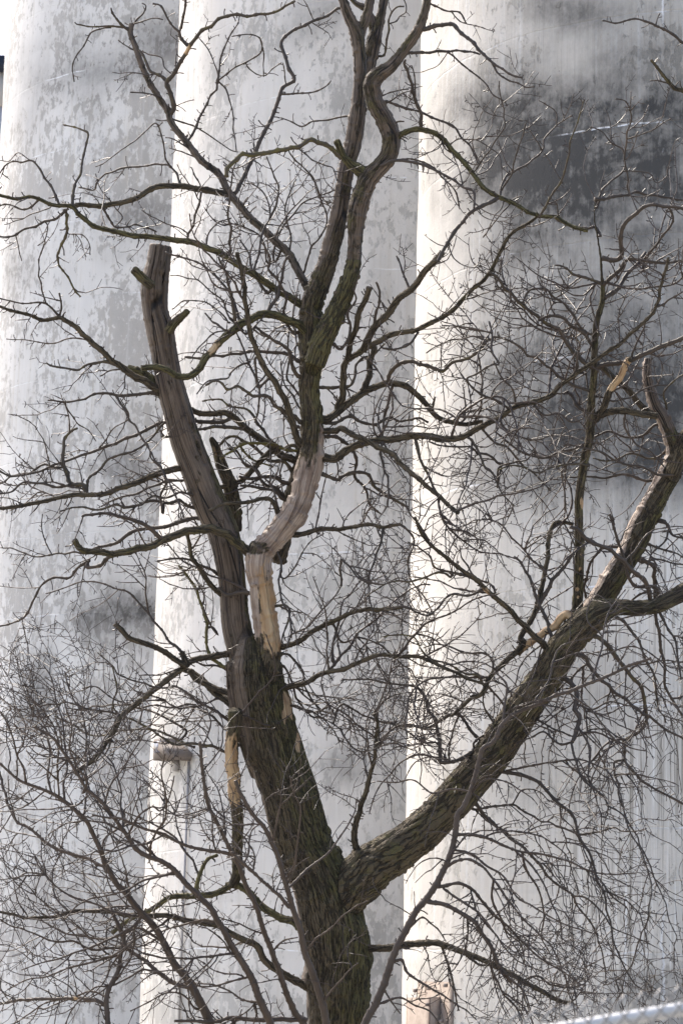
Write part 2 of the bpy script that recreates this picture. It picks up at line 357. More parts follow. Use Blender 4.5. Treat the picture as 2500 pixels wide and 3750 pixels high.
for i, c in enumerate(SC):
    if i == 0: continue                      # nothing of it shows
    nth, dz = 300, 0.06
    zs = np.concatenate([[-0.3], np.arange(0, 18, dz), np.arange(18, H_S + 0.01, 1.0)])
    th = np.linspace(0, 2 * math.pi, nth + 1)
    TH, Z = np.meshgrid(th, zs, indexing='xy')
    ripple = 0.006 * np.sin(TH * 9 + i) * np.sin(Z * 1.7) + 0.004 * np.sin(Z * 2 * math.pi / 1.35)
    rr = R_S + np.where(np.abs(TH % (2 * math.pi)) < 1e9, ripple, 0)
    # th = 0 faces away from the camera so the seam stays at the back
    X = c[0] + rr * np.sin(TH); Y = c[1] + rr * np.cos(TH)
    V = np.stack([X, Y, Z], -1).reshape(-1, 3)
    UV = np.stack([TH * R_S, Z], -1).reshape(-1, 2)
    px, py, d = project(V)
    nrm = np.stack([np.sin(TH), np.cos(TH)], -1).reshape(-1, 2)
    facing = (nrm * (EYE[None, :2] - V[:, :2])).sum(1) > 0
    blotch = np.zeros(len(V)); drip = np.zeros(len(V))
    if BLOTCH[i]:
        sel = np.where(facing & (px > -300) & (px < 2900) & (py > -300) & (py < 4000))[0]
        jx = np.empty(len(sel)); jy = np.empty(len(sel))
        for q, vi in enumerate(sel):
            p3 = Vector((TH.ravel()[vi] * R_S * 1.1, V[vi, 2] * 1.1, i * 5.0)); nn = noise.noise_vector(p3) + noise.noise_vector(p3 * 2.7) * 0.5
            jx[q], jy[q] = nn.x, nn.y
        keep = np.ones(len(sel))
        for (sx, sy, rx, ry, st) in BLOTCH[i]:
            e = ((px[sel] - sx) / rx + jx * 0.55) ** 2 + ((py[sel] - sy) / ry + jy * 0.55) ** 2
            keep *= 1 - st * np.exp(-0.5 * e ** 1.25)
        blotch[sel] = 1 - keep
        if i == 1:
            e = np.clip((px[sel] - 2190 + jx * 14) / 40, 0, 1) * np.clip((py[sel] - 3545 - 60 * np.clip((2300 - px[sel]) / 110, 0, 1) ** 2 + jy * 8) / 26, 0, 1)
            blotch[sel] = np.maximum(blotch[sel], 0.36 * e)
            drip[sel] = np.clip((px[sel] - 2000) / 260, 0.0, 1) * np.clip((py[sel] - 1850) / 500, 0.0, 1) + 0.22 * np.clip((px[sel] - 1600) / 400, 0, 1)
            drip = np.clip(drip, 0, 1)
    crack = np.full(len(V), -50.0)
    if i == 1:
        h = np.argmin((px - 2415) ** 2 + (py - 1000) ** 2 + (~facing) * 1e9); crack[:] = UV[h, 0]
    n1 = nth + 1
    a = (np.arange(len(zs) - 1)[:, None] * n1 + np.arange(nth)[None, :]).ravel()
    Q = np.stack([a, a + n1, a + n1 + 1, a + 1], -1)
    root = empty('concrete_silo', (c[0], c[1], 0), LAB[i], 'silo', 'row of concrete silos behind the tree')
    w = mesh_obj('silo_wall', V, Q, M_silo[i], root, UV, dict(blotch=blotch, drip=drip, crackpos=crack), base=(c[0], c[1], 0))
    g = Geo(); ring = [(c[0] + (R_S + 0.12) * math.sin(t), c[1] + (R_S + 0.12) * math.cos(t)) for t in np.linspace(0, 2 * math.pi, 64, endpoint=False)]
    v = [(x, y, H_S - 0.02) for x, y in ring] + [(x, y, H_S + 0.3) for x, y in ring] + [(c[0], c[1], H_S + 0.5), (c[0], c[1], H_S - 0.02)]
    g.add(v, [[k, (k + 1) % 64, 64 + (k + 1) % 64, 64 + k] for k in range(64)], [[64 + k, 64 + (k + 1) % 64, 128] for k in range(64)] + [[(k + 1) % 64, k, 129] for k in range(64)])
    g.build('roof', M_roof, root, base=(c[0], c[1], 0))
    silo_obj.append(root)

def on_silo(i, x, y):
    """theta, z where the sight line of photograph pixel (x, y) meets silo i"""
    d = P(x, y, 1.0) - EYE
    e = EYE[:2] - SC[i]
    a = d[:2] @ d[:2]; b = 2 * d[:2] @ e; cc = e @ e - R_S ** 2
    disc = max(0.0, b * b - 4 * a * cc)
    t = (-b - math.sqrt(disc)) / (2 * a)
    p = EYE + d * t
    return math.atan2(p[0] - SC[i][0], p[1] - SC[i][1]), p[2], p
def sp(i, th, z, r=0.0):
    return np.array([SC[i][0] + (R_S + r) * math.sin(th), SC[i][1] + (R_S + r) * math.cos(th), z])

# ---------------------------------------------------------------- ground
def ground_h(x, y):
    return 0.17 * np.clip(x - 0.2, 0, 2.2) * np.exp(-((y - 6.1) / 1.4) ** 2)
n = 161
gx = np.sign(np.linspace(-1, 1, n)) * np.abs(np.linspace(-1, 1, n)) ** 3 * 900
gy = np.sign(np.linspace(-1, 1, n)) * np.abs(np.linspace(-1, 1, n)) ** 3 * 900 + 8
GX, GY = np.meshgrid(gx, gy)
GZ = ground_h(GX, GY) + 0.02 * np.sin(GX * 1.3) * np.sin(GY * 1.1) - 0.02
a = (np.arange(n - 1)[:, None] * n + np.arange(n - 1)[None, :]).ravel()
k = NT('gravel_ground'); gp = k.geo()
gn = k.noise(k.scale(gp, (0.4, 0.4, 0.4)), 1.0, 6); gf = k.noise(k.scale(gp, (25, 25, 25)), 1.0, 6, 0.7)
gc = k.mix(gn, (0.26, 0.24, 0.21), (0.36, 0.34, 0.30)); gc = k.mix(k.math('MULTIPLY', gf, 0.5), gc, (0.42, 0.40, 0.37))
gc = k.mix(k.step(gn, 0.55, 0.7), gc, (0.20, 0.19, 0.11))
M_ground = k.done(gc, 0.95, k.bump(gf, 0.8, 0.02), 0.2)
tag(mesh_obj('ground', np.stack([GX, GY, GZ], -1).reshape(-1, 3), np.stack([a, a + 1, a + n + 1, a + n], -1), M_ground), kind='structure')

# ---------------------------------------------------------------- building far beyond the left edge
M_bw = simple('far_wall_paint', (0.42, 0.43, 0.46), 0.8); M_br = simple('dark_roof_metal', (0.02, 0.025, 0.04), 0.5)
M_bt = simple('pale_cornice', (0.46, 0.43, 0.39), 0.8); M_gl = simple('window_glass', (0.03, 0.04, 0.05), 0.08, 0, 0.1, 3, 0.6)
D = 90.0
top = P(0, 198, D)[2]; xr = P(70, 400, D)[0]; yb = P(0, 400, D)[1]
b0 = np.array([xr - 9, yb + 6, 0.0])
bld = empty('elevator_building', b0, 'tall grey building with a dark flat roof edge, glimpsed past the farthest silo', 'building')
g = Geo(); g.box(b0 + [0, 0, (top - 1.9) / 2], (9, 6, (top - 1.9) / 2)); g.build('wall', M_bw, bld, b0)
g = Geo(); g.box(b0 + [0, 0, top - 1.25], (9.08, 6.08, 0.65)); g.build('cornice', M_bt, bld, b0)
g = Geo(); g.box(b0 + [0, 0, top - 0.298], (9.3, 6.3, 0.3)); g.build('roof', M_br, bld, b0)
wm = None
for wx in (-6, -3, 0, 3):
    for wz in np.arange(3, top - 4, 3.4):
        if wm is None:
            g = Geo(); g.box(np.array([0, 0, 0]), (0.7, 0.06, 0.9)); wm = g.build('window', M_gl, bld); wm.location = Vector((wx, -6.03, wz))
        else:
            o = wm.copy(); COL.objects.link(o); o.parent = bld; o.location = Vector((wx, -6.03, wz))

# ---------------------------------------------------------------- rusty steel post on the right silo
def rust(name, a, b, c):
    k = NT(name); n = k.noise(k.obj(), 9, 7, 0.65); n2 = k.noise(k.scale(k.obj(), (14, 14, 2)), 1.0, 5)
    col = k.mix(k.step(n, 0.35, 0.65), a, b); col = k.mix(k.step(n2, 0.55, 0.7), col, c)
    return k.done(col, 0.75, k.bump(n, 0.4, 0.006), 0.3, 0.0)
M_rust = rust('rusted_plate', (0.25, 0.195, 0.155), (0.32, 0.262, 0.215), (0.17, 0.115, 0.085))
M_rust2 = rust('rusted_channel', (0.24, 0.185, 0.148), (0.31, 0.255, 0.21), (0.15, 0.10, 0.07))
M_shaded_side = rust('shaded_dark_rust', (0.050, 0.030, 0.022), (0.085, 0.055, 0.042), (0.11, 0.055, 0.03))  # rust darkened to carry the shade of the channel's right side
M_bolt = rust('rusted_bolt', (0.10, 0.07, 0.055), (0.2, 0.15, 0.12), (0.3, 0.28, 0.27))
thA, ztop, _ = on_silo(1, 1538, 3625); thB, ztop2, _ = on_silo(1, 1662, 3597); thC, zc, _ = on_silo(1, 1622, 3652)
def curved(i, th0, th1, z0, z1a, z1b, r0, r1, n=14):
    ths = np.linspace(th0, th1, n); v = []; q = []
    for j, t in enumerate(ths):
        zt = z1a + (z1b - z1a) * j / (n - 1)
        v += [sp(i, t, z0, r0), sp(i, t, z0, r1), sp(i, t, zt, r1), sp(i, t, zt, r0)]
    for j in range(n - 1):
        for s_ in range(4): q.append([4 * j + s_, 4 * j + (s_ + 1) % 4, 4 * j + 4 + (s_ + 1) % 4, 4 * j + 4 + s_])
    q += [[0, 3, 2, 1], [4 * n - 4, 4 * n - 3, 4 * n - 2, 4 * n - 1]]
    return v, q
pb = sp(1, thA, 0)
post = empty('steel_post', pb, 'rusty brown steel plate and channel bolted low on the right silo', 'steel post')
g = Geo(); g.add(*curved(1, thA, thB, 0.02, ztop2, ztop2 + 0.0, 0.004, 0.03)); g.build('back_plate', M_rust, post, pb)
g = Geo(); g.add(*curved(1, thA, thC, 0.03, zc - 0.02, zc, 0.034, 0.17, 8)); g.build('channel', M_rust2, post, pb)
g = Geo(); g.add(*curved(1, thC + 0.001, thC + 0.004, 0.03, zc - 0.004, zc - 0.004, 0.036, 0.178, 3)); g.build('shaded_side', M_shaded_side, post, pb)  # thin sheet over the channel's side face, its shade painted into the rust
bm_ = None
for (bx, by, rr) in ((1543, 3628, 0.03), (1592, 3620, 0.03), (1651, 3609, 0.03), (1624, 3680, 0.17), (1636, 3741, 0.03), (1640, 3900, 0.03)):
    t, z, _ = on_silo(1, bx, by)
    if bm_ is None:
        g = Geo(); rg = [np.array([math.cos(q * math.pi / 3) * 0.024, 0, math.sin(q * math.pi / 3) * 0.024]) for q in range(6)]
        v = [r + [0, -0.04, 0] for r in rg] + rg; g.add(v, [[q, (q + 1) % 6, 6 + (q + 1) % 6, 6 + q] for q in range(6)] + [[0, 5, 4, 3], [0, 3, 2, 1]])
        bm_ = g.build('bolt', M_bolt, post); o = bm_
    else:
        o = bm_.copy(); COL.objects.link(o); o.parent = post
    o.location = Vector(sp(1, t, z, rr + 0.03) - pb); o.rotation_euler = (0, 0, math.pi - t)

# ---------------------------------------------------------------- conduit and fixture on the middle silo
M_galv = simple('galvanised_pipe', (0.30, 0.29, 0.29), 0.5, 0.2, 0.2, 8); M_fix = simple('weathered_fixture', (0.17, 0.145, 0.13), 0.7)
M_lens = simple('dark_blue_glass', (0.05, 0.06, 0.11), 0.1, 0, 0.1, 3, 0.6)
thp, zp, _ = on_silo(2, 668, 3600); _, zpt, _ = on_silo(2, 690, 2790)
pbase = sp(2, thp, 0, 0.06)
pipe = empty('conduit_pipe', pbase, 'thin grey conduit pipe running down the middle silo on the left of the trunk', 'pipe')
g = Geo(); g.tube([sp(2, thp, z, 0.03) for z in (0.0, zpt * .5, zpt)], 0.018, 10); g.build('tube', M_galv, pipe, pbase, True)
clip = None
for z in np.arange(0.6, zpt, 1.1):
    if clip is None:
        g = Geo(); g.box((0, 0, 0), (0.045, 0.035, 0.015)); clip = g.build('clip', M_galv, pipe); o = clip
    else: o = clip.copy(); COL.objects.link(o); o.parent = pipe
    o.location = Vector(sp(2, thp, z, 0.045) - pbase); o.rotation_euler = (0, 0, -thp)
tf, zf, _ = on_silo(2, 655, 2752)
fb = sp(2, tf, zf)
fx = empty('wall_fixture', fb, 'small grey-brown fixture box fixed to the middle silo, half hidden by twigs', 'wall fixture')
er = np.array([math.sin(tf), math.cos(tf), 0]); et = np.array([-math.cos(tf), math.sin(tf), 0]); ez = np.array([0, 0, 1.0])
AX = [et, er, ez]
g = Geo(); g.box(fb + er * 0.14 - et * 0.1 + ez * 0.02, (0.16, 0.13, 0.15), AX); g.build('housing', M_fix, fx, fb)
g = Geo(); g.box(fb + er * 0.20 + et * 0.26 - ez * 0.03, (0.19, 0.18, 0.06), [et * .9 - ez * .43, er, ez * .9 + et * .43]); g.build('hood', M_fix, fx, fb)
g = Geo(); g.box(fb + er * 0.283 - et * 0.1 + ez * 0.05, (0.1, 0.012, 0.08), AX); g.build('glass', M_lens, fx, fb)
g = Geo(); g.box(fb + er * 0.03 - ez * 0.2, (0.05, 0.03, 0.08), AX); g.build('bracket', M_galv, fx, fb)

# traced branches: quadrant of the photograph, width at base and tip, options : points from base to tip
TRACES = '''
# main wood (0 = 2500px photo space) handled elsewhere; branches below: q w0 w1 [opts] : points base..tip
0 24 13 m=.7 s=-.25 n=limb : 1432,530 1447,515 1472,490 1521,476 1573,482 1609,502 1664,558 1720,622 1768,685 1824,721 1888,749 1967,789 2031,793 2079,821 2151,845
# ---------- Q1
1 30 18 z=20.25 n=dead : 1420,1340 1330,1180 1250,1090 1160,1010 1080,920 1040,860 1000,800 930,740 880,680 830,620 790,560 770,510 725,440 680,360 650,290 625,220 600,150 605,110
1 12 5 : 600,140 560,110 520,55 510,35
1 10 4 : 590,130 545,125 510,120 440,125 360,115 340,100
1 6 4 : 510,122 470,130 420,155 390,210 350,260 330,310 340,375
1 8 4 : 605,120 630,90 660,60 670,25 650,10
1 6 4 : 615,110 660,95 710,85 750,90
1 9 6 : 865,215 830,180 825,140 800,120 770,80 740,25 700,10
1 18 8 : 785,520 800,490 785,430 770,380 800,340 830,270 865,215 920,150 960,120 1010,90 1080,68 1140,72 1200,60 1265,60 1310,25 1350,5
1 12 7 : 770,375 730,350 690,320 660,260 640,230
1 10 8 : 865,215 835,185 820,145 845,70 850,20 855,-40
1 5 4 : 650,240 720,262 745,270 755,310 785,340
1 6 4 : 640,240 600,215 545,185
1 10 4 : 870,640 910,560 950,480 1005,370 1015,260 1045,185 1065,150 1090,110 1115,60
1 6 4 : 1005,370 1060,325 1120,290 1190,250 1205,220 1190,180 1140,160 1060,165
1 5 3 : 1005,375 990,300 965,240 920,180 900,150
1 6 4 : 1005,370 1050,440 1070,530 1080,610 1085,690
1 5 4 : 1195,180 1215,260 1210,350
1 5 4 : 1125,285 1150,320 1210,350 1260,315 1295,290
1 16 9 : 1090,870 1130,790 1170,710 1210,620 1245,540 1280,440 1300,400 1345,365 1325,310 1305,240 1300,190 1345,140 1390,120 1440,95 1500,75 1560,40 1575,50
1 8 4 : 1290,435 1350,430 1440,425 1490,400 1520,370
1 5 4 : 1310,380 1305,330 1295,290
1 5 3 : 1440,90 1415,40 1395,0
1 16 14 m=.4 : 1570,725 1525,690 1480,660 1430,645 1380,670 1320,685 1240,705 1180,710 1110,715 1075,740 1050,775 1040,810
1 5 4 : 1380,690 1430,730 1490,760 1530,775 1545,830
1 8 4 : 1610,530 1500,550 1440,560 1390,580 1330,555 1290,540
1 24 15 : 1050,890 990,878 920,868 860,858 800,855 740,855 690,870 640,905 590,920 530,935 470,950 420,945 370,940 325,955
0 30 11 m=.6 s=-.15 : 1110,1120 1092,1110 1050,1080 1000,1052 940,1012 893,988 813,933 757,909 694,885 630,877 558,869 478,861 422,849 351,833 319,809 295,785 271,761 239,753 191,749 151,733 112,721 64,729 24,721 -30,700
1 11 5 : 335,950 335,900 350,840 375,790 385,720 395,660 400,615 370,600 340,590 290,575
1 9 4 : 275,940 250,880 215,820 180,775 140,740 110,740 50,745 0,790 -20,810
1 4 3 : 135,735 85,705 45,735 0,740
1 10 6 : 320,960 280,985 250,1010 170,1030 110,1055 70,1080 20,1085 -20,1075
1 12 5 m=.4 : 300,965 310,1020 295,1090 275,1150 265,1185 290,1240 320,1290 350,1340 368,1368
1 8 5 : 180,920 140,950 100,960 60,940 0,945 -20,940
1 5 3 : 230,960 160,980 90,1010 20,1030
1 5 3 : 220,1040 205,1100 170,1130
1 4 3 : 75,1085 90,1150 100,1200
1 5 3 : 310,1070 370,1080 410,1120 415,1170
1 7 4 : 925,860 900,820 880,770 870,765
1 8 5 : 860,855 830,840 800,790 775,760 740,755 650,765 550,775 500,800 450,830 430,870 360,860
1 6 3 : 785,770 760,720 745,640 715,570 670,600 620,650 560,685 500,735 440,765
1 8 5 : 470,950 500,1010 530,1040 590,1040 620,1030 680,1045 720,1065
1 5 3 : 870,1075 830,1045 760,1025 700,1000 650,965
1 8 7 : 860,1080 890,1020 915,940 925,880
1 6 3 : 790,545 860,570 930,600 1000,650 1060,690 1090,700
1 6 3 : 880,690 850,670 790,640 760,635
1 6 3 : 890,715 830,700 780,680
1 5 3 : 530,1040 560,1000 520,940 470,870 440,800
1 4 3 : 800,490 850,465 890,455
1 6 4 : 750,455 700,435 600,425
# dense upper middle twigs
1 10 4 : 1055,1179 1060,1090 1050,1000 1055,900 1065,820 1080,720
1 9 4 : 1180,1179 1200,1080 1240,1000 1230,920 1180,850 1130,840
1 9 4 : 1260,1200 1270,1100 1330,1000 1400,930 1470,900 1540,870
1 8 4 : 1330,1200 1340,1080 1310,990 1320,900 1360,820
1 8 4 : 1240,1000 1280,900 1260,800 1230,720
1 8 4 : 1400,1250 1420,1150 1470,1090 1500,1000 1470,900 1430,810 1350,740
1 7 4 : 1230,1200 1200,1100 1150,1060 1080,1030 1020,1035
1 6 3 : 1020,1035 980,1010 940,960
1 7 4 : 950,1140 955,1080 1000,1020 1060,1000
1 6 3 : 1330,700 1360,740 1420,800 1470,890 1520,960
# ---------- Q2
2 18 6 : 375,140 400,130 450,115 515,112 550,150 600,190 640,235 670,265 700,290 740,320 790,345 835,353
2 8 4 : 640,240 690,290 715,330 740,355 800,380 850,400 890,400
2 14 6 : 300,245 320,235 400,240 480,238 575,235 640,250
2 7 4 : 480,240 530,280 600,330 650,375 690,430 740,470 760,490
2 13 8 : 372,590 365,530 345,470 330,420 310,350 295,300 295,270
2 6 4 : 340,470 340,360 320,300
2 9 5 : 190,260 205,220 215,150 225,90 250,40 285,30
2 5 4 : 215,110 270,80 295,40 285,-20
2 10 5 : 150,470 180,470 250,485 350,510 430,545 520,585 560,640 600,690 625,760 610,790
2 6 4 : 190,480 230,460 270,430 320,415
2 6 4 : 150,430 180,435 240,425 310,415
2 11 7 : 130,780 200,750 250,735 320,745 380,760 450,790 510,825 560,860 600,880 610,960
2 7 5 : 240,735 330,730 410,760 500,850 530,910 545,960
2 8 5 : 225,580 260,555 290,555
2 7 5 : 395,20 440,30 490,50 540,55 575,105
2 9 4 : 725,900 740,840 790,790 830,770 880,735 920,690 940,630 990,575 1020,550 1060,530
2 7 3 : 735,870 780,800 810,700 835,600 850,560
2 6 4 : 620,770 660,720 690,670 740,600 750,540 730,440 720,370
2 9 4 : 905,995 950,920 1000,840 1030,750 1050,650 1080,560 1110,460
2 5 3 : 920,690 900,650 860,600
2 5 3 : 1020,840 970,770 930,700
2 5 3 : 990,575 990,520 940,480 905,465
2 5 3 : 500,660 550,640 620,650 680,680 730,730 740,830
2 5 3 : 560,860 540,780 500,700
2 14 12 : 725,905 690,930 620,965 570,1000 530,1040 500,1090 460,1160 440,1200
2 6 4 : 760,950 720,1000 650,1090
2 5 3 : 745,910 730,960 700,1000 660,1080
2 12 8 : 1185,1080 1160,1040 1130,1050 1060,1040 980,1000
2 6 3 : 990,995 985,930
2 12 6 : 1180,915 1230,910 1290,900 1350,885 1420,895 1480,905 1568,920 1600,925
2 9 4 : 1170,950 1190,890 1240,830 1290,790 1300,740 1290,690 1240,660 1200,610 1140,580
2 6 4 : 1300,740 1310,620 1330,540 1310,470 1260,455
2 4 3 : 1325,510 1330,420
2 4 3 : 1310,600 1380,540 1410,480
2 7 5 : 1320,880 1310,790 1300,740
2 5 3 : 1310,640 1420,600 1480,560 1510,545
2 5 3 : 1300,790 1400,790 1450,840 1500,800
2 5 3 : 1240,660 1230,560 1210,490
2 18 10 : 1275,1190 1280,1100 1290,1040 1330,990 1370,960 1440,940 1568,960 1600,980
2 10 6 : 1380,1250 1400,1179 1450,1110 1500,1040 1520,980 1490,940
# ---------- Q3
3 34 18 m=.9 s=-.35 : 1450,400 1430,380 1390,330 1350,300 1290,280 1220,265 1150,290 1090,320 1040,360 990,410 950,460 910,520 860,550 810,545 770,520 720,510 650,512
3 13 7 : 1220,265 1270,190 1290,120 1300,40 1330,0
3 30 8 s=-.2 n=stub : 760,650 720,610 660,570 600,540 550,500 510,470 450,420 400,370 350,330 300,295 270,280 200,290 120,265 50,245 -10,225
3 32 24 m=.9 : 730,600 690,560 640,525 590,512
3 7 4 : 275,275 230,230 190,210 130,215 60,210 -10,190
3 7 5 : 275,275 280,230 275,170
3 5 4 : 210,210 190,130 180,60 185,0 200,-60
3 10 5 : 540,500 470,485 410,490 360,520 300,510 240,500 215,485
3 6 4 : 600,530 520,520 460,550
3 5 3 : 580,540 575,600 540,640
3 5 3 : 400,380 330,370 260,395 200,395 130,385 30,380
3 28 14 s=-.2 : 1370,950 1350,935 1290,910 1240,865 1180,825 1130,790 1080,740 1030,715 970,725 910,715 850,690 790,660 720,630 690,625
3 13 5 : 720,630 690,625 600,635 540,640 480,625 420,635 360,660 300,665 215,660
3 14 6 : 1060,745 1000,760 920,755 850,750 780,755 720,775 660,800 600,830 540,850 480,880 430,900 370,915 310,935 240,960 160,990 60,1000 -10,980
3 11 7 : 1130,790 1050,780 980,785 920,790 870,800 790,825 740,830
3 22 12 s=-.3 : 1270,880 1240,900 1190,950 1130,1010 1070,1045 1000,1060 930,1065 870,1070
3 16 7 : 395,1100 385,1050 330,1045 305,1000 290,950 290,890 295,840 330,800 360,790
3 24 10 : 880,960 820,970 740,990 680,1015 620,1040 560,1060 500,1085 420,1095 340,1095 250,1110 170,1130 90,1145 0,1155 -20,1160
3 9 6 : 395,1085 410,1020 440,995 470,970 500,930 550,910 620,890 700,830 770,740 790,690
3 9 5 : 330,1045 260,1060 200,1045 140,1040 100,1040 50,1080 -10,1090
3 8 5 : 290,970 200,960 130,995 60,1010 -10,1060
3 6 3 : 300,665 310,700 350,760 400,800 440,850
3 5 3 : 460,880 520,790 590,740 550,650
3 7 5 : 540,640 590,740 630,790 680,880 730,960 780,1050 830,1150 850,1200
3 26 12 : 1400,880 1370,850 1340,760 1310,660 1270,590 1220,520 1190,460 1170,400 1150,350 1130,230 1120,130 1105,50 1090,-20
3 14 7 : 1390,490 1370,480 1310,450 1240,440 1160,435 1100,445 1020,455 930,465 850,465
3 9 5 : 1190,600 1170,540 1140,480 1110,400 1085,330
3 8 5 : 1170,470 1190,600 1185,680 1170,760
3 6 4 : 1230,540 1180,590 1130,640
3 6 3 : 1030,250 1020,200 970,160 920,120 860,95 780,90
3 6 3 : 1060,300 1040,280 990,240 930,210 850,205 790,240
3 10 5 : 1110,330 1090,260 1060,180 1010,110 960,60 900,20 800,0 760,-20
3 12 6 : 1085,330 1075,260 1060,170 1040,90 1000,0
3 8 5 : 1040,340 1000,310 970,300 940,260
3 6 3 : 1060,330 990,350 930,400 880,460
3 7 4 : 1120,490 1060,530 1040,560 960,570 930,590 900,630
3 14 8 : 1345,1040 1290,1030 1240,1010 1160,1020 1100,1010
3 13 7 : 1330,1130 1310,1120 1260,1080 1180,1060 1100,1050
3 18 9 : 1290,1190 1270,1160 1230,1110 1150,1130 1060,1130 960,1160
3 11 7 m=.7 : 1300,880 1250,860 1120,860 1060,890 1010,930
3 10 5 m=.5 : 1100,860 1160,930 1250,970
3 12 5 : 1410,860 1390,800 1330,760 1280,700 1250,650
3 8 4 : 1380,700 1330,620 1300,560 1290,480
3 8 4 : 1370,640 1320,560 1330,480 1320,400 1330,330
3 14 6 : 1385,760 1330,720 1270,690 1220,640 1160,640 1100,600 1050,610 1000,570 950,590
3 12 5 : 1380,900 1340,870 1300,880 1240,840 1180,760 1130,700 1060,690 990,650 930,660
3 14 6 : 1390,560 1350,520 1330,440 1290,400 1240,380 1180,330 1130,350 1080,300
3 11 5 : 1340,340 1300,250 1310,180 1270,110 1230,60 1240,0 1200,-60
3 11 5 : 1230,170 1190,120 1160,60 1140,-20 1100,-80
3 12 6 : 1350,1000 1300,940 1230,930 1170,880 1100,830 1040,830 1000,870 960,840
3 10 5 : 1010,1080 960,1060 900,1090 830,1080 770,1110 700,1100 640,1140 570,1150
3 12 5 : 880,1150 820,1120 760,1130 690,1120 600,1150 520,1140 450,1160 370,1150 280,1170
3 10 5 : 830,1030 760,1030 690,1060 620,1090 540,1110 470,1150
3 9 4 : 750,1180 740,1100 770,1040 750,980 700,930 690,880
3 12 6 : 1300,1100 1260,1060 1200,1030 1180,980 1130,960 1090,900 1040,880
4 12 6 : -20,830 40,880 70,940 60,1010 110,1060 130,1130 180,1180
4 12 6 : -30,760 40,740 90,760 160,770 220,740 280,760 340,740 400,760
4 11 5 : 20,600 60,560 70,500 110,460 150,450 200,400
4 11 5 : 0,420 40,330 30,260 60,200 50,140
# ---------- Q4
4 30 12 s=.3 n=limb : -60,740 0,700 60,650 110,620 170,595 230,580 290,590 330,620 370,660 410,710 450,740 510,760 570,770 650,760
4 22 16 : 100,620 110,600 130,540 135,480 150,420 130,410
4 24 9 s=-.2 : -20,690 5,640 5,560 10,510 30,470 80,440 130,410 180,380 230,360 280,350 340,340 400,310 470,275 520,240 560,190 600,150 650,110 690,50 720,-10 760,-80 800,-120 850,-150 900,-185
4 18 17 n=broken : 30,470 40,400 60,340 80,260 110,200 125,145
4 24 18 : 100,430 150,330 210,270 260,200 310,160 350,120 390,60 430,20 460,-20
4 10 6 : 150,300 160,250 175,210 165,130 160,115
4 8 6 : 350,345 310,400 250,425 190,420
4 7 5 : 310,160 290,100 270,40 250,0
4 13 8 : 215,590 230,530 260,495 310,485 380,495 430,515 465,525 510,485 570,465 620,440 660,400 680,380
4 9 7 : 240,590 220,650 205,720 190,820 170,860
4 6 5 : 415,715 430,640
4 30 8 s=-.15 : -40,930 0,905 60,870 130,850 210,840 290,830 370,820 440,835 510,835 570,820 640,780 720,740 800,690 870,670 950,640 1000,590 1060,550 1130,500 1200,450 1260,410 1320,360 1400,290 1440,240 1460,150 1480,70 1500,0
4 20 12 : -30,800 0,790 50,820 120,850 180,880 240,910 270,950 330,1000 400,1060 450,1100 490,1140 540,1179
4 10 7 : 330,820 350,880 370,950 400,1010 430,1080 450,1110
4 9 6 : 200,830 180,900 200,980 220,1060 210,1150
4 12 8 : -20,1020 0,1010 60,990 120,1000 150,1060 190,1090 230,1110 300,1150
4 16 8 : 1180,520 1140,500 1100,470 1060,430 1020,380 990,330 940,310 900,280 850,240 790,190 730,120 680,60
4 12 8 : 1140,400 1110,350 1060,320 1010,285 950,275 900,290
4 9 6 : 1120,350 1100,330 1060,270 1030,220 980,185 940,150 870,150 830,210
4 12 5 : 1200,140 1190,120 1130,100 1070,80 1030,50 980,40
4 15 9 : 1205,190 1260,150 1310,80 1370,20 1390,-20
4 14 6 : 1200,130 1220,110 1280,50 1300,20 1340,10 1400,20 1500,30 1568,20 1600,10
4 16 13 : 1170,505 1190,500 1260,490 1330,475 1400,440 1470,410 1568,370 1620,350
4 22 17 : 1470,750 1450,740 1400,710 1350,660 1300,600 1240,550 1180,500
4 26 20 b=1 : 1160,750 1170,740 1200,690 1230,620 1280,550 1310,490 1330,470
4 26 20 : 1170,735 1180,730 1240,710 1310,710 1390,725 1450,730
4 13 10 : 1150,740 1120,710 1090,690 1060,650 1030,620
4 9 6 : 760,690 710,660 650,640 600,600 580,560 620,540 690,500
4 7 4 : 690,380 620,370 560,370 480,390 430,410 390,440
4 7 6 : 720,490 690,420 690,350 680,300
4 6 4 : 690,350 620,330 540,320 460,315
4 10 6 : 1080,600 1010,560 960,510 900,470 850,450 810,410 760,380 690,370
4 9 5 : 760,960 720,950 690,920 640,900 580,880 480,870 400,850
4 7 5 : 715,1060 720,970 800,950 860,920
4 10 6 : 1150,850 1080,880 1000,900 920,930 840,900 760,850 700,800
4 9 5 : 1140,960 1060,950 980,960 900,990 800,960 720,980
4 10 5 : 1500,1010 1400,1030 1300,1000 1200,1020 1100,1010 1000,1020
4 9 5 : 1560,1000 1450,1000 1380,960 1290,950 1200,900 1120,880 1030,860
4 8 4 : 1300,720 1300,780 1350,860 1420,900 1480,960
4 10 6 : 1500,780 1440,770 1380,820 1300,830 1220,800 1150,830
4 8 4 : 1490,700 1480,620 1530,560 1568,540
4 9 5 : 1520,820 1480,900 1400,930 1320,900 1230,940 1150,920
4 7 4 : 1440,240 1500,200 1568,160
4 7 4 : 1180,640 1250,660 1330,640 1400,600 1500,590
4 8 4 : 870,670 930,720 1000,720 1060,760 1110,740
4 8 4 : 640,780 700,850 760,880 830,960 900,1010 960,1080
4 8 4 : 570,820 620,880 650,950 690,1000 740,1090 790,1150
4 7 4 : 720,740 760,800 830,830 900,840 980,810
4 7 4 : 800,690 790,610 740,560 700,480
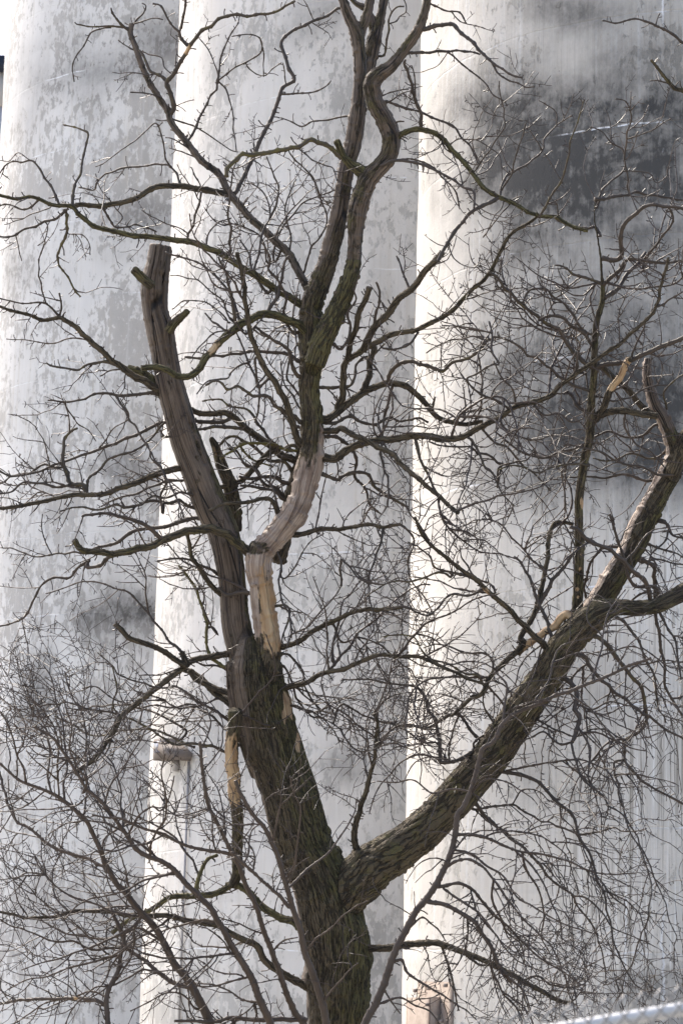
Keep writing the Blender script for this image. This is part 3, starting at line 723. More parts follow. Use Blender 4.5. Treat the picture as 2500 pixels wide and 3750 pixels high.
4 7 4 : 1330,480 1340,420 1380,340 1400,280
4 9 5 : 1060,550 1080,480 1090,410 1050,350
# ---------- Q5
5 40 20 m=.4 s=-.3 n=limb : 1150,180 1110,150 1050,100 1000,80 960,70 900,75 840,90 760,120 700,145 640,160 560,180 490,185 430,175 370,165 340,120
5 16 8 : 745,125 700,80 640,40 560,15 480,5 400,10 380,20
5 15 10 : 580,180 500,200 460,240 400,245 410,215
5 10 6 : 415,215 370,240 330,290 250,295 190,330 160,390 120,470 60,500 0,520 -15,525
5 8 4 : 400,185 340,180 240,190 160,195 60,165 5,155
5 18 10 : 1000,60 960,30 880,25 820,40 760,60 680,70 600,85 540,130 490,150 430,165
5 5 3 : 245,190 210,130 190,60 200,0
5 10 4 : 840,640 810,610 780,590 750,540 700,480 650,430 600,370 550,350 500,330 430,315 360,320 290,345 210,370
5 22 17 n=broken : 860,700 820,680 760,640 700,610 640,590 590,570 550,530 530,510
5 26 14 s=-.4 n=broken : 1110,640 1090,645 1020,650 960,660 900,670 850,700 800,740 740,790 680,830 620,880 570,920 540,970 500,1040 460,1100 420,1140 370,1179 345,1200
5 24 11 : 1060,390 1030,380 980,340 940,290 910,240 880,200 870,130 865,90
5 16 9 : 1150,365 1100,360 1050,370 1000,350
5 13 7 m=.6 s=.5 : 1020,700 960,640 950,560 940,460 920,400 890,330 850,270 820,240
5 8 5 : 980,520 1000,560 970,520 930,430
5 11 6 : 1000,280 980,260 920,240 860,215 800,210 720,215
5 24 18 s=.4 : 1060,830 1000,810 960,790 900,760 870,720
5 28 20 s=.4 : 1080,900 1040,860 980,820 930,770 880,730 850,715
5 22 13 : 1290,615 1310,610 1370,590 1430,545 1500,510 1568,480 1650,445 1750,440 1850,430
5 22 9 : 1290,810 1320,800 1400,780 1460,745 1568,720 1640,690 1730,655 1830,655 1920,660 2000,690 2110,740 2180,770 2230,790
5 10 5 : 1300,640 1340,660 1390,720 1400,800 1450,880 1480,930
5 22 11 : 1350,100 1390,95 1450,75 1530,70 1568,75 1690,50 1770,65 1840,50
5 9 4 : 1300,700 1330,750 1370,860 1420,920 1500,960 1560,1040
5 8 4 : 1340,880 1400,900 1470,930 1568,1000
5 9 5 : 1310,420 1330,470 1300,560 1310,610
5 9 5 : 1260,150 1290,240 1280,330 1300,420 1330,460 1340,540 1320,610
5 7 4 : 1330,560 1420,520 1480,440 1530,390 1568,330
5 7 3 : 1310,300 1350,250 1400,170 1440,120 1490,90
5 9 4 : 1080,730 1000,700 940,700 880,680 800,720 720,740 640,740
5 9 4 : 1050,1000 970,930 880,880 800,890 700,880 620,890 520,850 450,800 380,800
5 10 4 : 1060,960 980,900 900,860 820,800 740,800 640,780 560,750 500,690 450,640
5 8 4 : 570,930 500,910 400,900 320,870 240,880 180,890
5 9 4 : 900,1080 820,1040 740,1000 660,990 560,1000 470,1020 400,1010 320,960 250,930
5 9 4 : 860,1000 800,960 740,930 650,900 540,880 450,890 390,900 300,900
5 12 5 : 1040,1090 960,1070 880,1060 800,1060 720,1010 640,960 560,930 520,880 540,800 520,700
# big hanging mossy pieces left of trunk handled: low branch
7 32 24 m=.9 s=.3 n=limb : 1390,735 1350,710 1290,690 1230,660 1180,620 1130,560 1080,540 1040,545
7 40 60 n=peeled b=2 m=.4 : 1070,545 1090,480 1090,400 1090,300 1090,200 1072,130 1075,50 1068,-20 1060,-90 1068,-150 1080,-200 1078,-260
7 24 14 m=.7 : 1060,545 980,580 900,590 840,590 780,600 720,640 660,670 600,700 520,760
7 18 10 m=.6 : 900,590 900,540 930,470 960,420 1000,400
# ---------- Q7 stems (bushy sapling, tree 3)
7 36 7 t=3 z=18.6 s=-.2 n=stem : 1010,1320 965,1179 930,1100 900,1040 850,960 800,900 750,800 700,720 640,660 580,580 540,540 500,470 460,380 430,310 400,250 350,200 290,150 240,120 170,90 90,60 40,20 0,-20
7 30 7 t=3 z=18.4 s=-.2 n=stem : 1290,1330 1240,1179 1200,1080 1150,960 1100,880 1060,810 1010,720 970,650 920,600 860,540 800,470 740,430 680,410 620,370 590,320 560,280 500,200 450,140 400,100 370,50 340,0 300,-60 240,-140 150,-190
7 24 10 t=3 z=18.8 n=stem : 1450,1300 1390,1179 1350,1120 1310,1020 1280,930 1250,850 1210,750 1180,650 1130,540 1100,460 1070,400 1030,320 1000,260 960,180 940,80 930,0 920,-120
7 34 8 s=-.4 n=limb : 1430,1020 1400,1000 1340,970 1290,940 1220,890 1180,820 1120,790 1060,760 1000,730 900,710 800,690 700,680 600,680 510,665 430,660 340,660 280,680 200,690 130,690 50,675 -20,655
7 18 9 t=3 : 870,1010 800,990 740,950 680,900 640,870 590,840 560,770 530,690 510,640
7 20 10 t=3 z=18.3 n=stem : 500,1230 490,1100 500,1020 540,940 560,860 570,780 540,720 510,650
7 14 8 t=3 : 500,1140 490,1110 470,1085 420,1065 340,1060 260,1065 180,1065 80,1070 0,1085 -20,1090
7 20 9 t=3 : 1400,1160 1300,1160 1180,1160 1080,1150 1040,1155 990,1170 900,1165 800,1165
7 14 6 t=3 : 1090,420 1060,400 960,380 860,360 760,310 660,280 560,240 470,230 420,220
7 14 7 t=3 : 490,480 480,460 400,420 340,400 270,380 220,350 150,290 80,250 40,180 20,100 0,30 -10,-30
7 10 4 t=3 : 730,790 640,740 560,770 480,790 400,780 300,760 200,710 130,690
7 10 4 t=3 : 660,680 600,740 520,780 440,820 350,850 270,880 180,900 100,930
7 9 4 t=3 : 560,860 480,880 400,900 320,920 220,960 120,980 40,1020
7 9 4 t=3 : 600,840 520,830 430,840 340,800 250,800 150,760 60,730 0,700
7 9 4 t=3 : 740,950 660,930 600,960 520,1000 440,1010 380,1060 330,1120 300,1180
7 9 4 t=3 : 1010,720 940,700 860,720 780,740 700,770 640,740
7 9 4 t=3 : 800,480 740,500 660,520 590,560 500,590 430,600 350,640 300,700
7 8 4 t=3 : 470,400 480,330 530,290 600,260 680,250 740,210
7 9 4 t=3 : 380,120 400,60 360,0 320,-80 330,-180 300,-280 270,-360
7 8 4 t=3 : 300,160 290,80 310,0 300,-100 290,-200 260,-300 240,-400 200,-470
7 8 4 t=3 : 240,120 220,40 230,-40 220,-140 180,-250 140,-330
7 8 4 t=3 : 120,70 110,0 80,-60 60,-140 20,-230 0,-260
7 8 4 t=3 : 390,200 400,100 390,-20 400,-140 380,-240 330,-330 300,-440
7 8 4 t=3 : 590,310 640,220 700,180 740,200 780,130 800,40
7 9 4 t=3 : 690,410 700,330 760,230 760,120 740,20 760,-60
7 9 4 t=3 : 1100,470 1140,400 1150,300 1200,260
7 8 4 t=3 : 1250,850 1300,800 1370,780
7 9 4 t=3 : 1150,960 1080,980 1000,1000 920,1010 860,960
7 8 4 t=3 : 1200,1080 1120,1070 1060,1030 980,1000 900,990
7 8 4 t=3 : 930,1100 900,1110 830,1040 760,1040 680,1080 600,1120
7 8 4 t=3 : 500,1060 420,1030 330,1060 220,1080 140,1130 60,1180
# F1 young stem left in front of trunk (tree 2)
7 30 11 t=2 z=17.8 n=stem : 1525,1330 1500,1179 1480,1080 1430,930 1400,850 1380,760 1350,660 1310,520 1280,420 1250,350 1210,270 1150,200 1110,130 1080,60
7 14 9 t=2 : 1325,640 1270,580 1210,530 1150,470 1100,430 1060,390
7 9 4 t=2 : 1320,560 1400,480 1500,400 1568,310 1620,220 1640,150
7 8 4 t=2 : 1405,850 1450,790 1520,740 1600,660 1690,610
7 8 4 t=2 : 1250,350 1270,250 1290,150 1280,100
7 8 4 t=2 : 1480,1080 1540,1010 1600,940 1640,900
7 8 4 t=2 : 1310,520 1350,450 1370,330 1380,200 1350,120 1330,40
# ---------- F2 sapling right (tree 4)
8 30 9 t=4 z=18.2 s=.1 n=stem : 60,1330 110,1179 150,1100 200,980 240,860 300,740 350,650 400,590 460,490 500,400 520,310 530,220 560,180 590,110 620,20 635,-50 650,-90 700,-120 740,-200 800,-250 900,-290 980,-330 1050,-350 1150,-390 1240,-430 1330,-470 1420,-500
8 12 6 t=4 : 740,-180 745,-280 755,-380 700,-440
8 16 13 t=4 : 385,605 400,620 470,630 540,660 610,710 650,770 690,830 710,890 730,930 780,990
8 14 5 t=4 : 440,550 460,545 530,535 600,560 650,620 700,680 770,740 830,800 900,870 1000,930 1100,1000
8 12 4 t=4 : 530,310 600,310 680,330 750,360 830,390 950,405 1060,440 1150,480 1220,490 1350,490
8 12 4 t=4 : 250,890 280,890 300,940 350,980 420,1020 480,1060 530,1090 600,1140 650,1200
8 11 4 t=4 : 480,460 560,420 640,450 700,520 760,600 820,680 900,760 960,820 1000,900 1040,1000
8 10 4 t=4 : 520,380 600,400 660,450 740,500 800,590 880,640 960,690 1040,730 1150,760
8 9 4 t=4 : 470,560 560,620 640,680 700,760 760,840 830,900 930,940
8 9 4 t=4 : 700,870 760,960 830,1020 860,1100 880,1180
8 9 4 t=4 : 310,740 370,690 430,740 480,800
8 9 4 t=4 : 160,1090 260,1060 330,1090 400,1120 450,1180
8 9 4 t=4 : 220,930 190,1000 220,1060 270,1130
8 8 4 t=4 : 590,110 500,100 420,120 330,60 250,70 160,60
8 9 4 t=4 : 800,390 870,450 930,540 960,620 1000,700 1010,790
8 9 4 t=4 : 830,390 850,480 900,560 930,680 920,780 960,860
8 9 4 t=4 : 700,510 690,600 730,690 760,760 820,810 840,900
# main tree low right branch and droopers
8 32 13 s=-.3 n=limb : 100,835 150,830 220,830 300,815 400,805 480,820 540,845 620,870 700,910 760,940 830,980 900,1020 970,1060 1060,1090
8 9 5 : 460,815 490,900 510,970 520,1050 540,1120
8 9 4 : 560,850 620,900 700,920 790,960 830,1030 860,1120
8 8 4 : 830,980 900,960 960,1000 1040,1010 1120,990
6 17 10 : 1150,560 1180,570 1230,620 1280,690 1320,740 1370,790 1390,880 1385,980 1330,1020 1290,1050
6 12 6 : 1250,470 1270,480 1310,520 1350,570 1370,610 1400,680 1440,760 1450,860 1480,960
6 16 7 : 1090,650 1120,670 1160,730 1200,770 1260,830 1330,880 1420,940 1500,1000 1568,1040
6 20 13 : 1020,760 1050,780 1080,830 1070,890 1090,940 1080,980 1060,1050
6 10 6 : 1460,470 1470,490 1500,540 1530,590 1545,680 1560,760
6 15 8 : 1432,250 1435,280 1435,400 1440,470 1460,570 1480,680 1480,780 1530,870 1568,930
8 16 4 : 700,0 740,15 800,30 870,50 930,95 1000,160 1060,220 1090,310 1140,400 1170,500 1210,590 1230,700 1250,800 1290,900 1340,990 1380,1020
8 14 4 : 620,170 660,230 720,270 780,330 850,380 900,440 960,520 1050,580 1090,640 1150,730 1190,830 1210,920 1210,1000
8 10 5 : 600,190 640,190 720,180 790,170 830,200 900,240 970,260 1040,290 1150,310
8 10 7 : 1300,-40 1330,10 1390,70 1460,110 1568,170 1600,190
8 8 4 : 1080,-10 1110,60 1200,130 1230,180 1290,220 1330,300 1400,450 1420,560 1410,680
8 8 3 : 1250,-20 1270,100 1300,220 1360,330 1420,480 1470,590 1500,690 1540,800
8 7 3 : 790,160 830,100 900,110 960,160
8 8 3 : 1090,310 1160,300 1250,280 1320,300 1400,280
8 8 3 : 1060,590 1120,600 1190,660 1240,730 1330,770 1440,830
8 6 3 : 1410,680 1370,780 1340,880 1290,960 1200,1000
8 6 3 : 1170,500 1250,600 1310,650 1330,700
# peeled broken branch by limb and pieces
0 32 24 b=1.2 n=broken : 2075,2250 2032,2290 1990,2318 1950,2345 1915,2372 1895,2395
6 28 9 : 835,590 800,640 740,690 690,740 640,830 600,850 560,880 540,900 500,930
0 26 10 s=-.4 : 1995,2370 1985,2355 1940,2315 1900,2270 1860,2230 1790,2170 1750,2130 1705,2100 1665,2070 1620,2030 1570,1990 1535,1940 1520,1890
6 22 12 : 820,570 870,490 890,440 920,340 940,230 950,120 970,50 1010,40 1060,50
6 16 9 : 895,440 960,320 1030,230 1080,160
6 15 7 : 970,570 940,490 900,400 870,320 830,240 790,200
6 16 12 : 610,1080 600,1100 520,1140 450,1150
6 14 5 : 460,1140 450,1050 430,960 400,900 380,840 340,800 280,790 200,780 100,760 0,760
6 8 4 : 490,1130 500,1040 520,960 560,900
6 15 5 : 660,1060 640,1040 600,1000 560,950 520,920 450,950 380,980 250,970 150,950
8 28 8 : 70,380 60,300 80,200 110,120 130,40 150,-20 158,-120 165,-200 150,-250
6 8 4 : 160,1080 220,1000 300,970 380,990 460,990
6 10 4 : 650,790 620,740 560,730 490,690 410,670 360,620 330,570 270,560 180,570
6 9 4 : 700,730 690,670 640,640 560,640 500,610 430,600 370,620
6 10 4 : 590,290 500,270 430,250 400,200 350,150 300,130
6 10 5 : 650,350 580,380 500,370 440,440 380,470 300,430 200,440
6 9 4 : 720,410 700,340 620,300 560,220 540,150
6 9 4 : 500,290 440,270 340,310 250,310 190,330 130,380
6 8 4 : 190,60 180,140 150,220 120,330 140,430 180,550
6 8 4 : 280,60 330,130 300,220 320,310 380,380 420,470
6 9 4 : 400,130 360,60 320,10 290,-60
6 8 4 : 1080,880 1150,900 1230,870 1300,880 1380,910
6 9 4 : 1060,1050 1000,1060 930,1010 860,1040 800,1060
6 8 4 : 850,910 920,960 1000,1000 1080,1020 1160,990 1240,1010 1330,1070
6 8 4 : 790,850 760,800 700,770 640,770
6 8 4 : 700,960 660,900 650,840 680,790
6 9 4 : 1330,710 1400,690 1480,680 1568,690
6 9 4 : 1500,60 1480,130 1420,190 1400,270
6 12 6 : 1480,40 1510,100 1568,110
6 14 8 : 1330,130 1280,150 1200,160 1160,200 1120,300 1120,390
6 16 12 : 1400,320 1330,260 1250,180 1190,150 1130,120 1090,80 1050,60
6 14 8 : 1440,340 1350,330 1310,260 1280,160 1250,60 1230,0
6 10 5 : 1380,220 1450,210 1568,240
6 10 5 : 1350,140 1420,150 1500,170 1568,200
# branches reaching in from beyond the right edge (attached to off-frame wood)
2 14 5 : 1760,330 1660,255 1568,195 1530,160 1460,120 1420,100 1350,90 1270,105 1195,100
2 5 4 : 1445,112 1450,80 1460,60
2 22 8 m=.4 : 1760,470 1640,430 1568,415 1530,405 1490,365 1450,310 1420,270
2 8 4 : 1500,378 1480,378 1450,372 1415,365
# extra fans right of centre
6 8 4 : 930,590 870,640 820,700 800,780
6 7 3 : 1010,540 1040,470 1080,440 1130,450
6 8 3 : 0,210 80,300 180,330 260,300 330,330
6 8 3 : 0,590 80,570 170,600 240,660 330,740 380,830
6 8 3 : 0,880 90,920 170,960 260,980 340,1030 420,1120
6 8 3 : 0,990 60,1080 130,1090 240,1060 330,1090
'''
# ---------------------------------------------------------------- the old tree: trunk and great limbs
BASE = P(1240, 4330, 20.0); BASE[2] = 0.0
tree = empty('old_tree', BASE, 'big old bare tree with a thick furrowed trunk, cut-off pole and peeled stem', 'tree')
samples_w = []; N_MAIN = 0; samples_xy = []; samples_d = []; samples_o = []           # every point of every branch so far: where later ones attach
def d_along(xy, d0, slope, amp=1.5):
    L = np.concatenate([[0], np.cumsum(np.linalg.norm(np.diff(xy, axis=0), axis=1))]) * d0 / F
    z = slope * L
    return d0 + amp * np.tanh(z / amp)

def reg(xy, d, owner, w):
    samples_w.append(w); samples_xy.append(xy); samples_d.append(d); samples_o.append(np.full(len(d), owner))
def attach(x, y, owner=None, lim=110, main=False):
    X = np.concatenate(samples_xy); Dd = np.concatenate(samples_d); O = np.concatenate(samples_o); Wd = np.concatenate(samples_w)
    c = np.hypot(X[:, 0] - x, X[:, 1] - y)
    q = c - Wd * 0.5
    if main: q = q + (np.arange(len(q)) >= N_MAIN) * 40
    if owner is not None: q = q + (O != owner) * 1e6
    i = np.argmin(q)
    return (Dd[i], c[i], X[i], Wd[i]) if q[i] < lim else (None, c[i], X[i], Wd[i])

# name, depth, slope, points (x, y, width)
MAIN = [
 ('trunk', 20.0, 0.0, [(1242,4360,400),(1240,4250,300),(1238,4050,255),(1236,3900,236),(1235,3750,226),(1237,3600,238),(1236,3478,246),(1205,3300,240),(1160,3190,226),(1112,3090,216),(1058,2900,212),(1012,2760,208),(962,2570,200),(940,2450,180),(930,2390,140),(922,2330,80)]),
 ('limb', 19.95, -0.12, [(1238,3330,150),(1290,3250,178),(1348,3185,176),(1420,3135,164),(1492,3085,156),(1570,3020,150),(1649,2940,142),(1728,2850,142),(1824,2730,142),(1905,2610,136),(1990,2490,124),(2065,2367,120),(2122,2302,118),(2191,2245,102),(2244,2226,68),(2306,2226,58),(2378,2222,60),(2436,2203,60),(2497,2168,60),(2570,2110,58),(2680,1900,54),(2740,1500,46),(2720,1000,38),(2660,450,30),(2610,230,20)]),
 ('pole', 20.1, 0.05, [(965,2640,110),(925,2500,128),(888,2380,118),(863,2279,112),(849,2119,106),(819,1960,118),(775,1857,124),(729,1737,118),(683,1618,115),(650,1500,106),(627,1420,100),(603,1300,100),(588,1207,106),(569,1130,98),(567,1040,104),(580,960,92),(590,897,84)]),
 ('peeled', 19.93, 0.0, [(965,2600,120),(972,2500,112),(980,2420,104),(982,2343,98),(966,2238,92),(956,2142,92),(947,2070,100),(956,2020,96),(989,1985,92),(1027,1940,96),(1068,1887,98),(1102,1823,94),(1118,1760,92),(1133,1696,92),(1141,1632,92),(1143,1538,84),(1133,1418,82),(1143,1310,92),(1136,1230,92),(1136,1179,88),(1140,1120,84),(1160,1060,80),(1203,940,72),(1243,781,66),(1266,631,58),(1298,491,66),(1316,351,56),(1318,246,48),(1309,140,50),(1288,85,44),(1264,30,38),(1240,-60,34)]),
 ('stem_b', 19.8, -0.05, [(1150,1340,80),(1178,1250,84),(1228,1150,78),(1270,1052,72),(1294,970,60),(1300,893,56),(1306,790,70),(1328,702,74),(1354,650,70),(1396,603,68),(1426,561,68),(1430,491,70),(1406,438,68),(1374,379,64),(1362,333,66),(1362,300,66),(1386,272,60),(1433,239,48),(1479,182,42),(1521,123,42),(1542,81,38),(1556,35,34),(1570,-40,32)]),
 ('stem_c', 20.1, 0.1, [(2150,2265,90),(2190,2205,94),(2225,2150,95),(2267,2085,92),(2313,2010,92),(2359,1905,94),(2406,1815,86),(2448,1738,84),(2470,1660,70),(2448,1590,60),(2425,1530,56),(2398,1488,50),(2378,1428,44),(2367,1369,38),(2371,1312,32)]),
 ('stem_d', 20.2, 0.1, [(2455,1740,70),(2485,1660,64),(2530,1570,58),(2620,1450,48)]),
 ('stem_e', 20.0, -0.1, [(2110,2270,52),(2113,2220,44),(2116,2115,40),(2120,2000,38),(2118,1910,34),(2120,1815,34),(2139,1681,34),(2157,1607,34),(2160,1548,38),(2165,1458,31),(2174,1369,28),(2175,1290,29),(2183,1179,27),(2205,1099,25),(2202,1020,16),(2197,940,13),(2188,877,12),(2175,797,10),(2179,717,7),(2176,690,5)]),
 ('fork_l', 19.95, 0.1, [(1309,170,44),(1322,110,40),(1345,50,36),(1362,-50,34)]),
 ('fork_r', 20.2, 0.1, [(1318,360,36),(1340,290,48),(1362,175,57),(1380,110,44),(1395,53,35),(1412,-40,34)]),
 ('fork_s', 20.25, 0.1, [(1366,120,26),(1345,40,30),(1300,10,20),(1270,-30,16)]),
 ('mossy', 19.75, -0.2, [(1356,655,44),(1317,624,50),(1285,603,36),(1256,572,28),(1239,530,30),(1231,512,28)]),
 ('stub_l', 20.0, -0.2, [(560,1050,40),(530,1025,38),(508,1004,36),(486,984,34)]),
 ('stub_r', 20.1, -0.2, [(615,1215,44),(641,1181,36),(668,1158,30),(692,1136,27)]),
 ('broken', 20.4, 0.0, [(860,1950,56),(855,1850,60),(838,1765,52),(810,1700,46),(790,1640,34),(772,1600,20)]),
 ('slab', 20.0, 0.0, [(842,2420,26),(846,2500,36),(858,2580,40),(880,2680,38),(905,2780,24),(925,2850,12)]),
 ('back', 20.5, 0.1, [(1010,2060,70),(1040,1960,62),(1062,1850,56),(1080,1760,50),(1100,1680,44),(1120,1600,40)]),
]
COLLAR = 0.0
vox_v, vox_q, vox_t = [], [], []; nv = 0
SK = []            # skeleton samples: pos, r, tube id, length, e1, e2, y pixel
for ti, (nm, d0, sl_, pts) in enumerate(MAIN):
    o, s = spline(pts, 6)
    xy = o[:, :2]; d = d_along(xy, d0, sl_)
    if nm == 'limb': d = np.where(xy[:, 0] > 2200, d + 0.6 * np.clip((xy[:, 0] - 2200) / 400, 0, 1), d)
    reg(xy[::3], d[::3], 0, o[::3, 2]); N_MAIN += len(xy[::3])
    p = P(xy[:, 0], xy[:, 1], d)
    r = o[:, 2] * 0.5 * d / F * 0.985
    v, q, uv, t = tube(p, r, 40 if r.max() > 0.08 else 24)
    m = len(p); nn = 40 if r.max() > 0.08 else 24
    # close the seam for the remesher
    dup = np.arange(m) * (nn + 1) + nn
    mapv = np.arange(len(v)); mapv[dup] = dup - nn
    vox_v.append(v); vox_q.append(mapv[q] + nv); vox_t.append(mapv[t] + nv); nv += len(v)
    T, e1, e2 = frames(p); L = np.concatenate([[0], np.cumsum(np.linalg.norm(np.diff(p, axis=0), axis=1))])
    for k_ in range(0, m, 2): SK.append((p[k_], r[k_], ti, L[k_], e1[k_], e2[k_], T[k_], xy[k_]))
src = mesh_obj('remesh_source', np.concatenate(vox_v), np.concatenate(vox_q), None, tris=np.concatenate(vox_t))
md = src.modifiers.new('remesh', 'REMESH'); md.mode = 'VOXEL'; md.voxel_size = 0.0125; md.use_smooth_shade = True
sm = src.modifiers.new('smooth', 'SMOOTH'); sm.factor = 0.5; sm.iterations = 6
dg = bpy.context.evaluated_depsgraph_get()
ev = src.evaluated_get(dg); me = bpy.data.meshes.new_from_object(ev)
nvt = len(me.vertices); V = np.empty(nvt * 3, np.float32); me.vertices.foreach_get('co', V); V = V.reshape(-1, 3).astype(float)
NR = np.empty(nvt * 3, np.float32); me.vertices.foreach_get('normal', NR); NR = NR.reshape(-1, 3).astype(float)
nl = len(me.loops); LI = np.empty(nl, np.int32); me.loops.foreach_get('vertex_index', LI)
QF = LI.reshape(-1, 4)
bpy.data.objects.remove(src)
# nearest skeleton piece for every vertex
SP = np.array([s[0] for s in SK]); SR = np.array([s[1] for s in SK]); ST = np.array([s[2] for s in SK]); SL = np.array([s[3] for s in SK])
E1 = np.array([s[4] for s in SK]); E2 = np.array([s[5] for s in SK]); TT = np.array([s[6] for s in SK])
near = np.empty(nvt, int); bestd = np.full(nvt, 1e9)
for c in range(0, nvt, 4000):
    dd = np.linalg.norm(V[c:c + 4000, None, :].astype(np.float32) - SP[None].astype(np.float32), axis=2) - SR[None].astype(np.float32)
    near[c:c + 4000] = dd.argmin(1)
rel = V - SP[near]
th = np.arctan2((rel * E2[near]).sum(1), (rel * E1[near]).sum(1))        # 0 = right, pi/2 = towards the camera
th = np.where(th < -math.pi / 2, th + 2 * math.pi, th)
tid = ST[near]
rm = np.array([np.mean(SR[ST == t]) for t in range(len(MAIN))])
ln = SL[near] + (rel * TT[near]).sum(1)
uu = th * rm[tid] + tid * 3.3; vv = ln
px, py, _ = project(V)
names = np.array([m_[0] for m_ in MAIN])[tid]
bare = np.zeros(nvt); grey = np.zeros(nvt); moss = np.zeros(nvt); pale = np.zeros(nvt)
ss = lambda x, a, b: np.clip((x - a) / (b - a), 0, 1)
right = -np.cos(th)                         # 1 on the right side, -1 on the left
is_t = names == 'trunk'; is_l = names == 'limb'; is_p = names == 'pole'; is_s = names == 'peeled'
moss[is_t] = 0.38 + 0.30 * right[is_t]; moss[is_l] = 0.32
grey[is_t] = np.maximum(ss(-right[is_t], 0.86, 1.0) * ss(py[is_t], 2350, 2450), ss(-right[is_t], 0.45, 0.7) * ss(py[is_t], 2800, 2600))
grey[is_p] = 0.70 - 0.4 * ss(right[is_p], 0.55, 0.9) * ss(py[is_p], 1500, 1800) * ss(py[is_p], 2500, 2300)
moss[is_p] = 0.5 * ss(right[is_p], 0.2, 0.8)
s_y = py[is_s]; s_r = right[is_s]
bare[is_s] = ss(s_y, 1960, 2200) * ss(s_r, -0.75, 0.15) * ss(s_y, 2440, 2360)
pale[is_s] = np.maximum(ss(s_y, 1560, 1800) * ss(s_y, 2280, 2050), ss(s_r, 0.0, -0.6) * ss(s_y, 1900, 2000) * ss(s_y, 2450, 2250))
pale[is_s] = np.maximum(pale[is_s], ss(s_r, 0.3, 0.7) * ss(s_y, 1480, 1650) * ss(s_y, 2000, 1900))
grey[is_s] = ss(s_y, 1050, 850) * 0.55 + 0.45 * ss(s_r, -0.2, -0.7) * ss(s_y, 1300, 1100)
moss[is_s] = 0.75 * ss(s_r, 0.1, 0.7) * ss(s_y, 1700, 1500) * ss(s_y, 1050, 1200) + 0.3
dk = np.exp(-(((px - 942) / 48) ** 2 + ((py - 2008) / 30) ** 2) ** 1.5) * is_s
pale *= 1 - 0.8 * dk; bare *= 1 - dk; grey = np.maximum(grey, 0.6 * dk)
for nm_ in ('stem_b', 'fork_l', 'fork_r', 'fork_s'):
    q = names == nm_; grey[q] = 0.46 + 0.22 * ss(right[q], -0.3, 0.6); moss[q] = 0.35
q = names == 'stem_b'; grey[q & (py > 950)] = 0.3; moss[q & (py > 950)] = 0.7
q = names == 'stem_c'; pale[q] = ss(-right[q], 0.25, 0.75) * 0.85; grey[q] = ss(py[q], 1640, 1500); moss[q] = 0.55 * ss(right[q], -0.2, 0.5)
q = names == 'mossy'; moss[q] = 1.0
q = names == 'stem_e'; moss[q] = 0.4
q = (names == 'stub_l') | (names == 'stub_r'); moss[q] = 0.42; grey[q] = 0.3
q = names == 'slab'; grey[q] = 0.55
q = names == 'broken'; moss[q] = 0.3; bare[q] = 0.28; grey[q] = 0.3
jit = np.zeros((nvt, 2))
for i_ in range(nvt):
    if 1000 < py[i_] < 2800:
        jv = noise.noise_vector((uu[i_] * 16, vv[i_] * 7, 2.0)); jit[i_] = (jv.x, jv.y)
for (bx, by, rx, ry, st) in ((1053,2598,15,50,1),(1088,2722,12,30,1),(1045,2560,10,30,.7),(2128,1835,7,26,1),(2114,2160,6,8,1),(2121,2080,5,7,.9),(2115,2190,5,6,.9),(2125,2030,5,6,.8),(2440,1880,10,60,.4)):
    e = ((px - bx) / rx) ** 2 + ((py - by) / ry) ** 2
    front = (rel * E2[near]).sum(1) > -0.3 * SR[near]
    e = ((px + jit[:, 0] * rx * 1.3 - bx) / rx) ** 2 + ((py + jit[:, 1] * ry * 0.9 - by) / ry) ** 2
    bare = np.maximum(bare, st * np.exp(-0.5 * e ** 2) * front)
# relief: furrowed bark, split wood
barkw = (1 - np.clip(np.maximum(np.maximum(bare, grey), pale) * 1.3, 0, 1)) * np.clip(SR[near] / 0.2, 0.12, 1)
hh = np.empty(nvt)
for i_ in range(nvt):
    a_, b_ = uu[i_], vv[i_]
    w_ = noise.noise((a_ * 6, b_ * 2, 3.1)) * 0.45
    n1_ = abs(noise.noise((a_ * 27 + w_, b_ * 3.4 + w_, 0.0)))
    n2_ = abs(noise.noise((a_ * 27 + w_, b_ * 5.2, 7.0)))
    fur_ = max(0, 1 - n1_ / 0.17) + 0.5 * max(0, 1 - n2_ / 0.15)
    lump = noise.noise((a_ * 3, b_ * 1.6, 4.0))
    wood_ = noise.noise((a_ * 24, b_ * 0.7, 9.0)); r_ = SR[near[i_]]; k3 = 0.55 / max(r_, 0.03)
    kn_ = noise.noise((V[i_, 0] * k3, V[i_, 1] * k3, V[i_, 2] * k3 * 0.6)); kn2 = max(0.0, noise.noise((V[i_, 0] * k3 * 2.2, V[i_, 1] * k3 * 2.2 + 9, V[i_, 2] * k3 * 1.6)) - 0.22)
    ck_ = 0.0
    if tid[i_] == 2 and py[i_] < 1900:
        for c0_, y0_, y1_ in ((1.75, 880, 1330), (1.25, 900, 1180), (2.2, 1000, 1700), (1.0, 1250, 1800)):
            if y0_ < py[i_] < y1_: ck_ += math.exp(-((th[i_] - c0_ - 0.25 * noise.noise((vv[i_] * 3, c0_, 0))) / 0.07) ** 2)
    hh[i_] = -0.022 * min(1.0, ck_) + r_ * (0.16 * kn_ + 0.42 * kn2) * ((0.8 if r_ < 0.12 else 0.42) * (0.4 if tid[i_] == 2 else 1.0)) - 0.015 * fur_ * barkw[i_] + 0.010 * lump * min(1, SR[near[i_]] / 0.1) + (1 - barkw[i_]) * 0.0045 * wood_ * min(1, SR[near[i_]] / 0.06)
V = V + NR * hh[:, None]
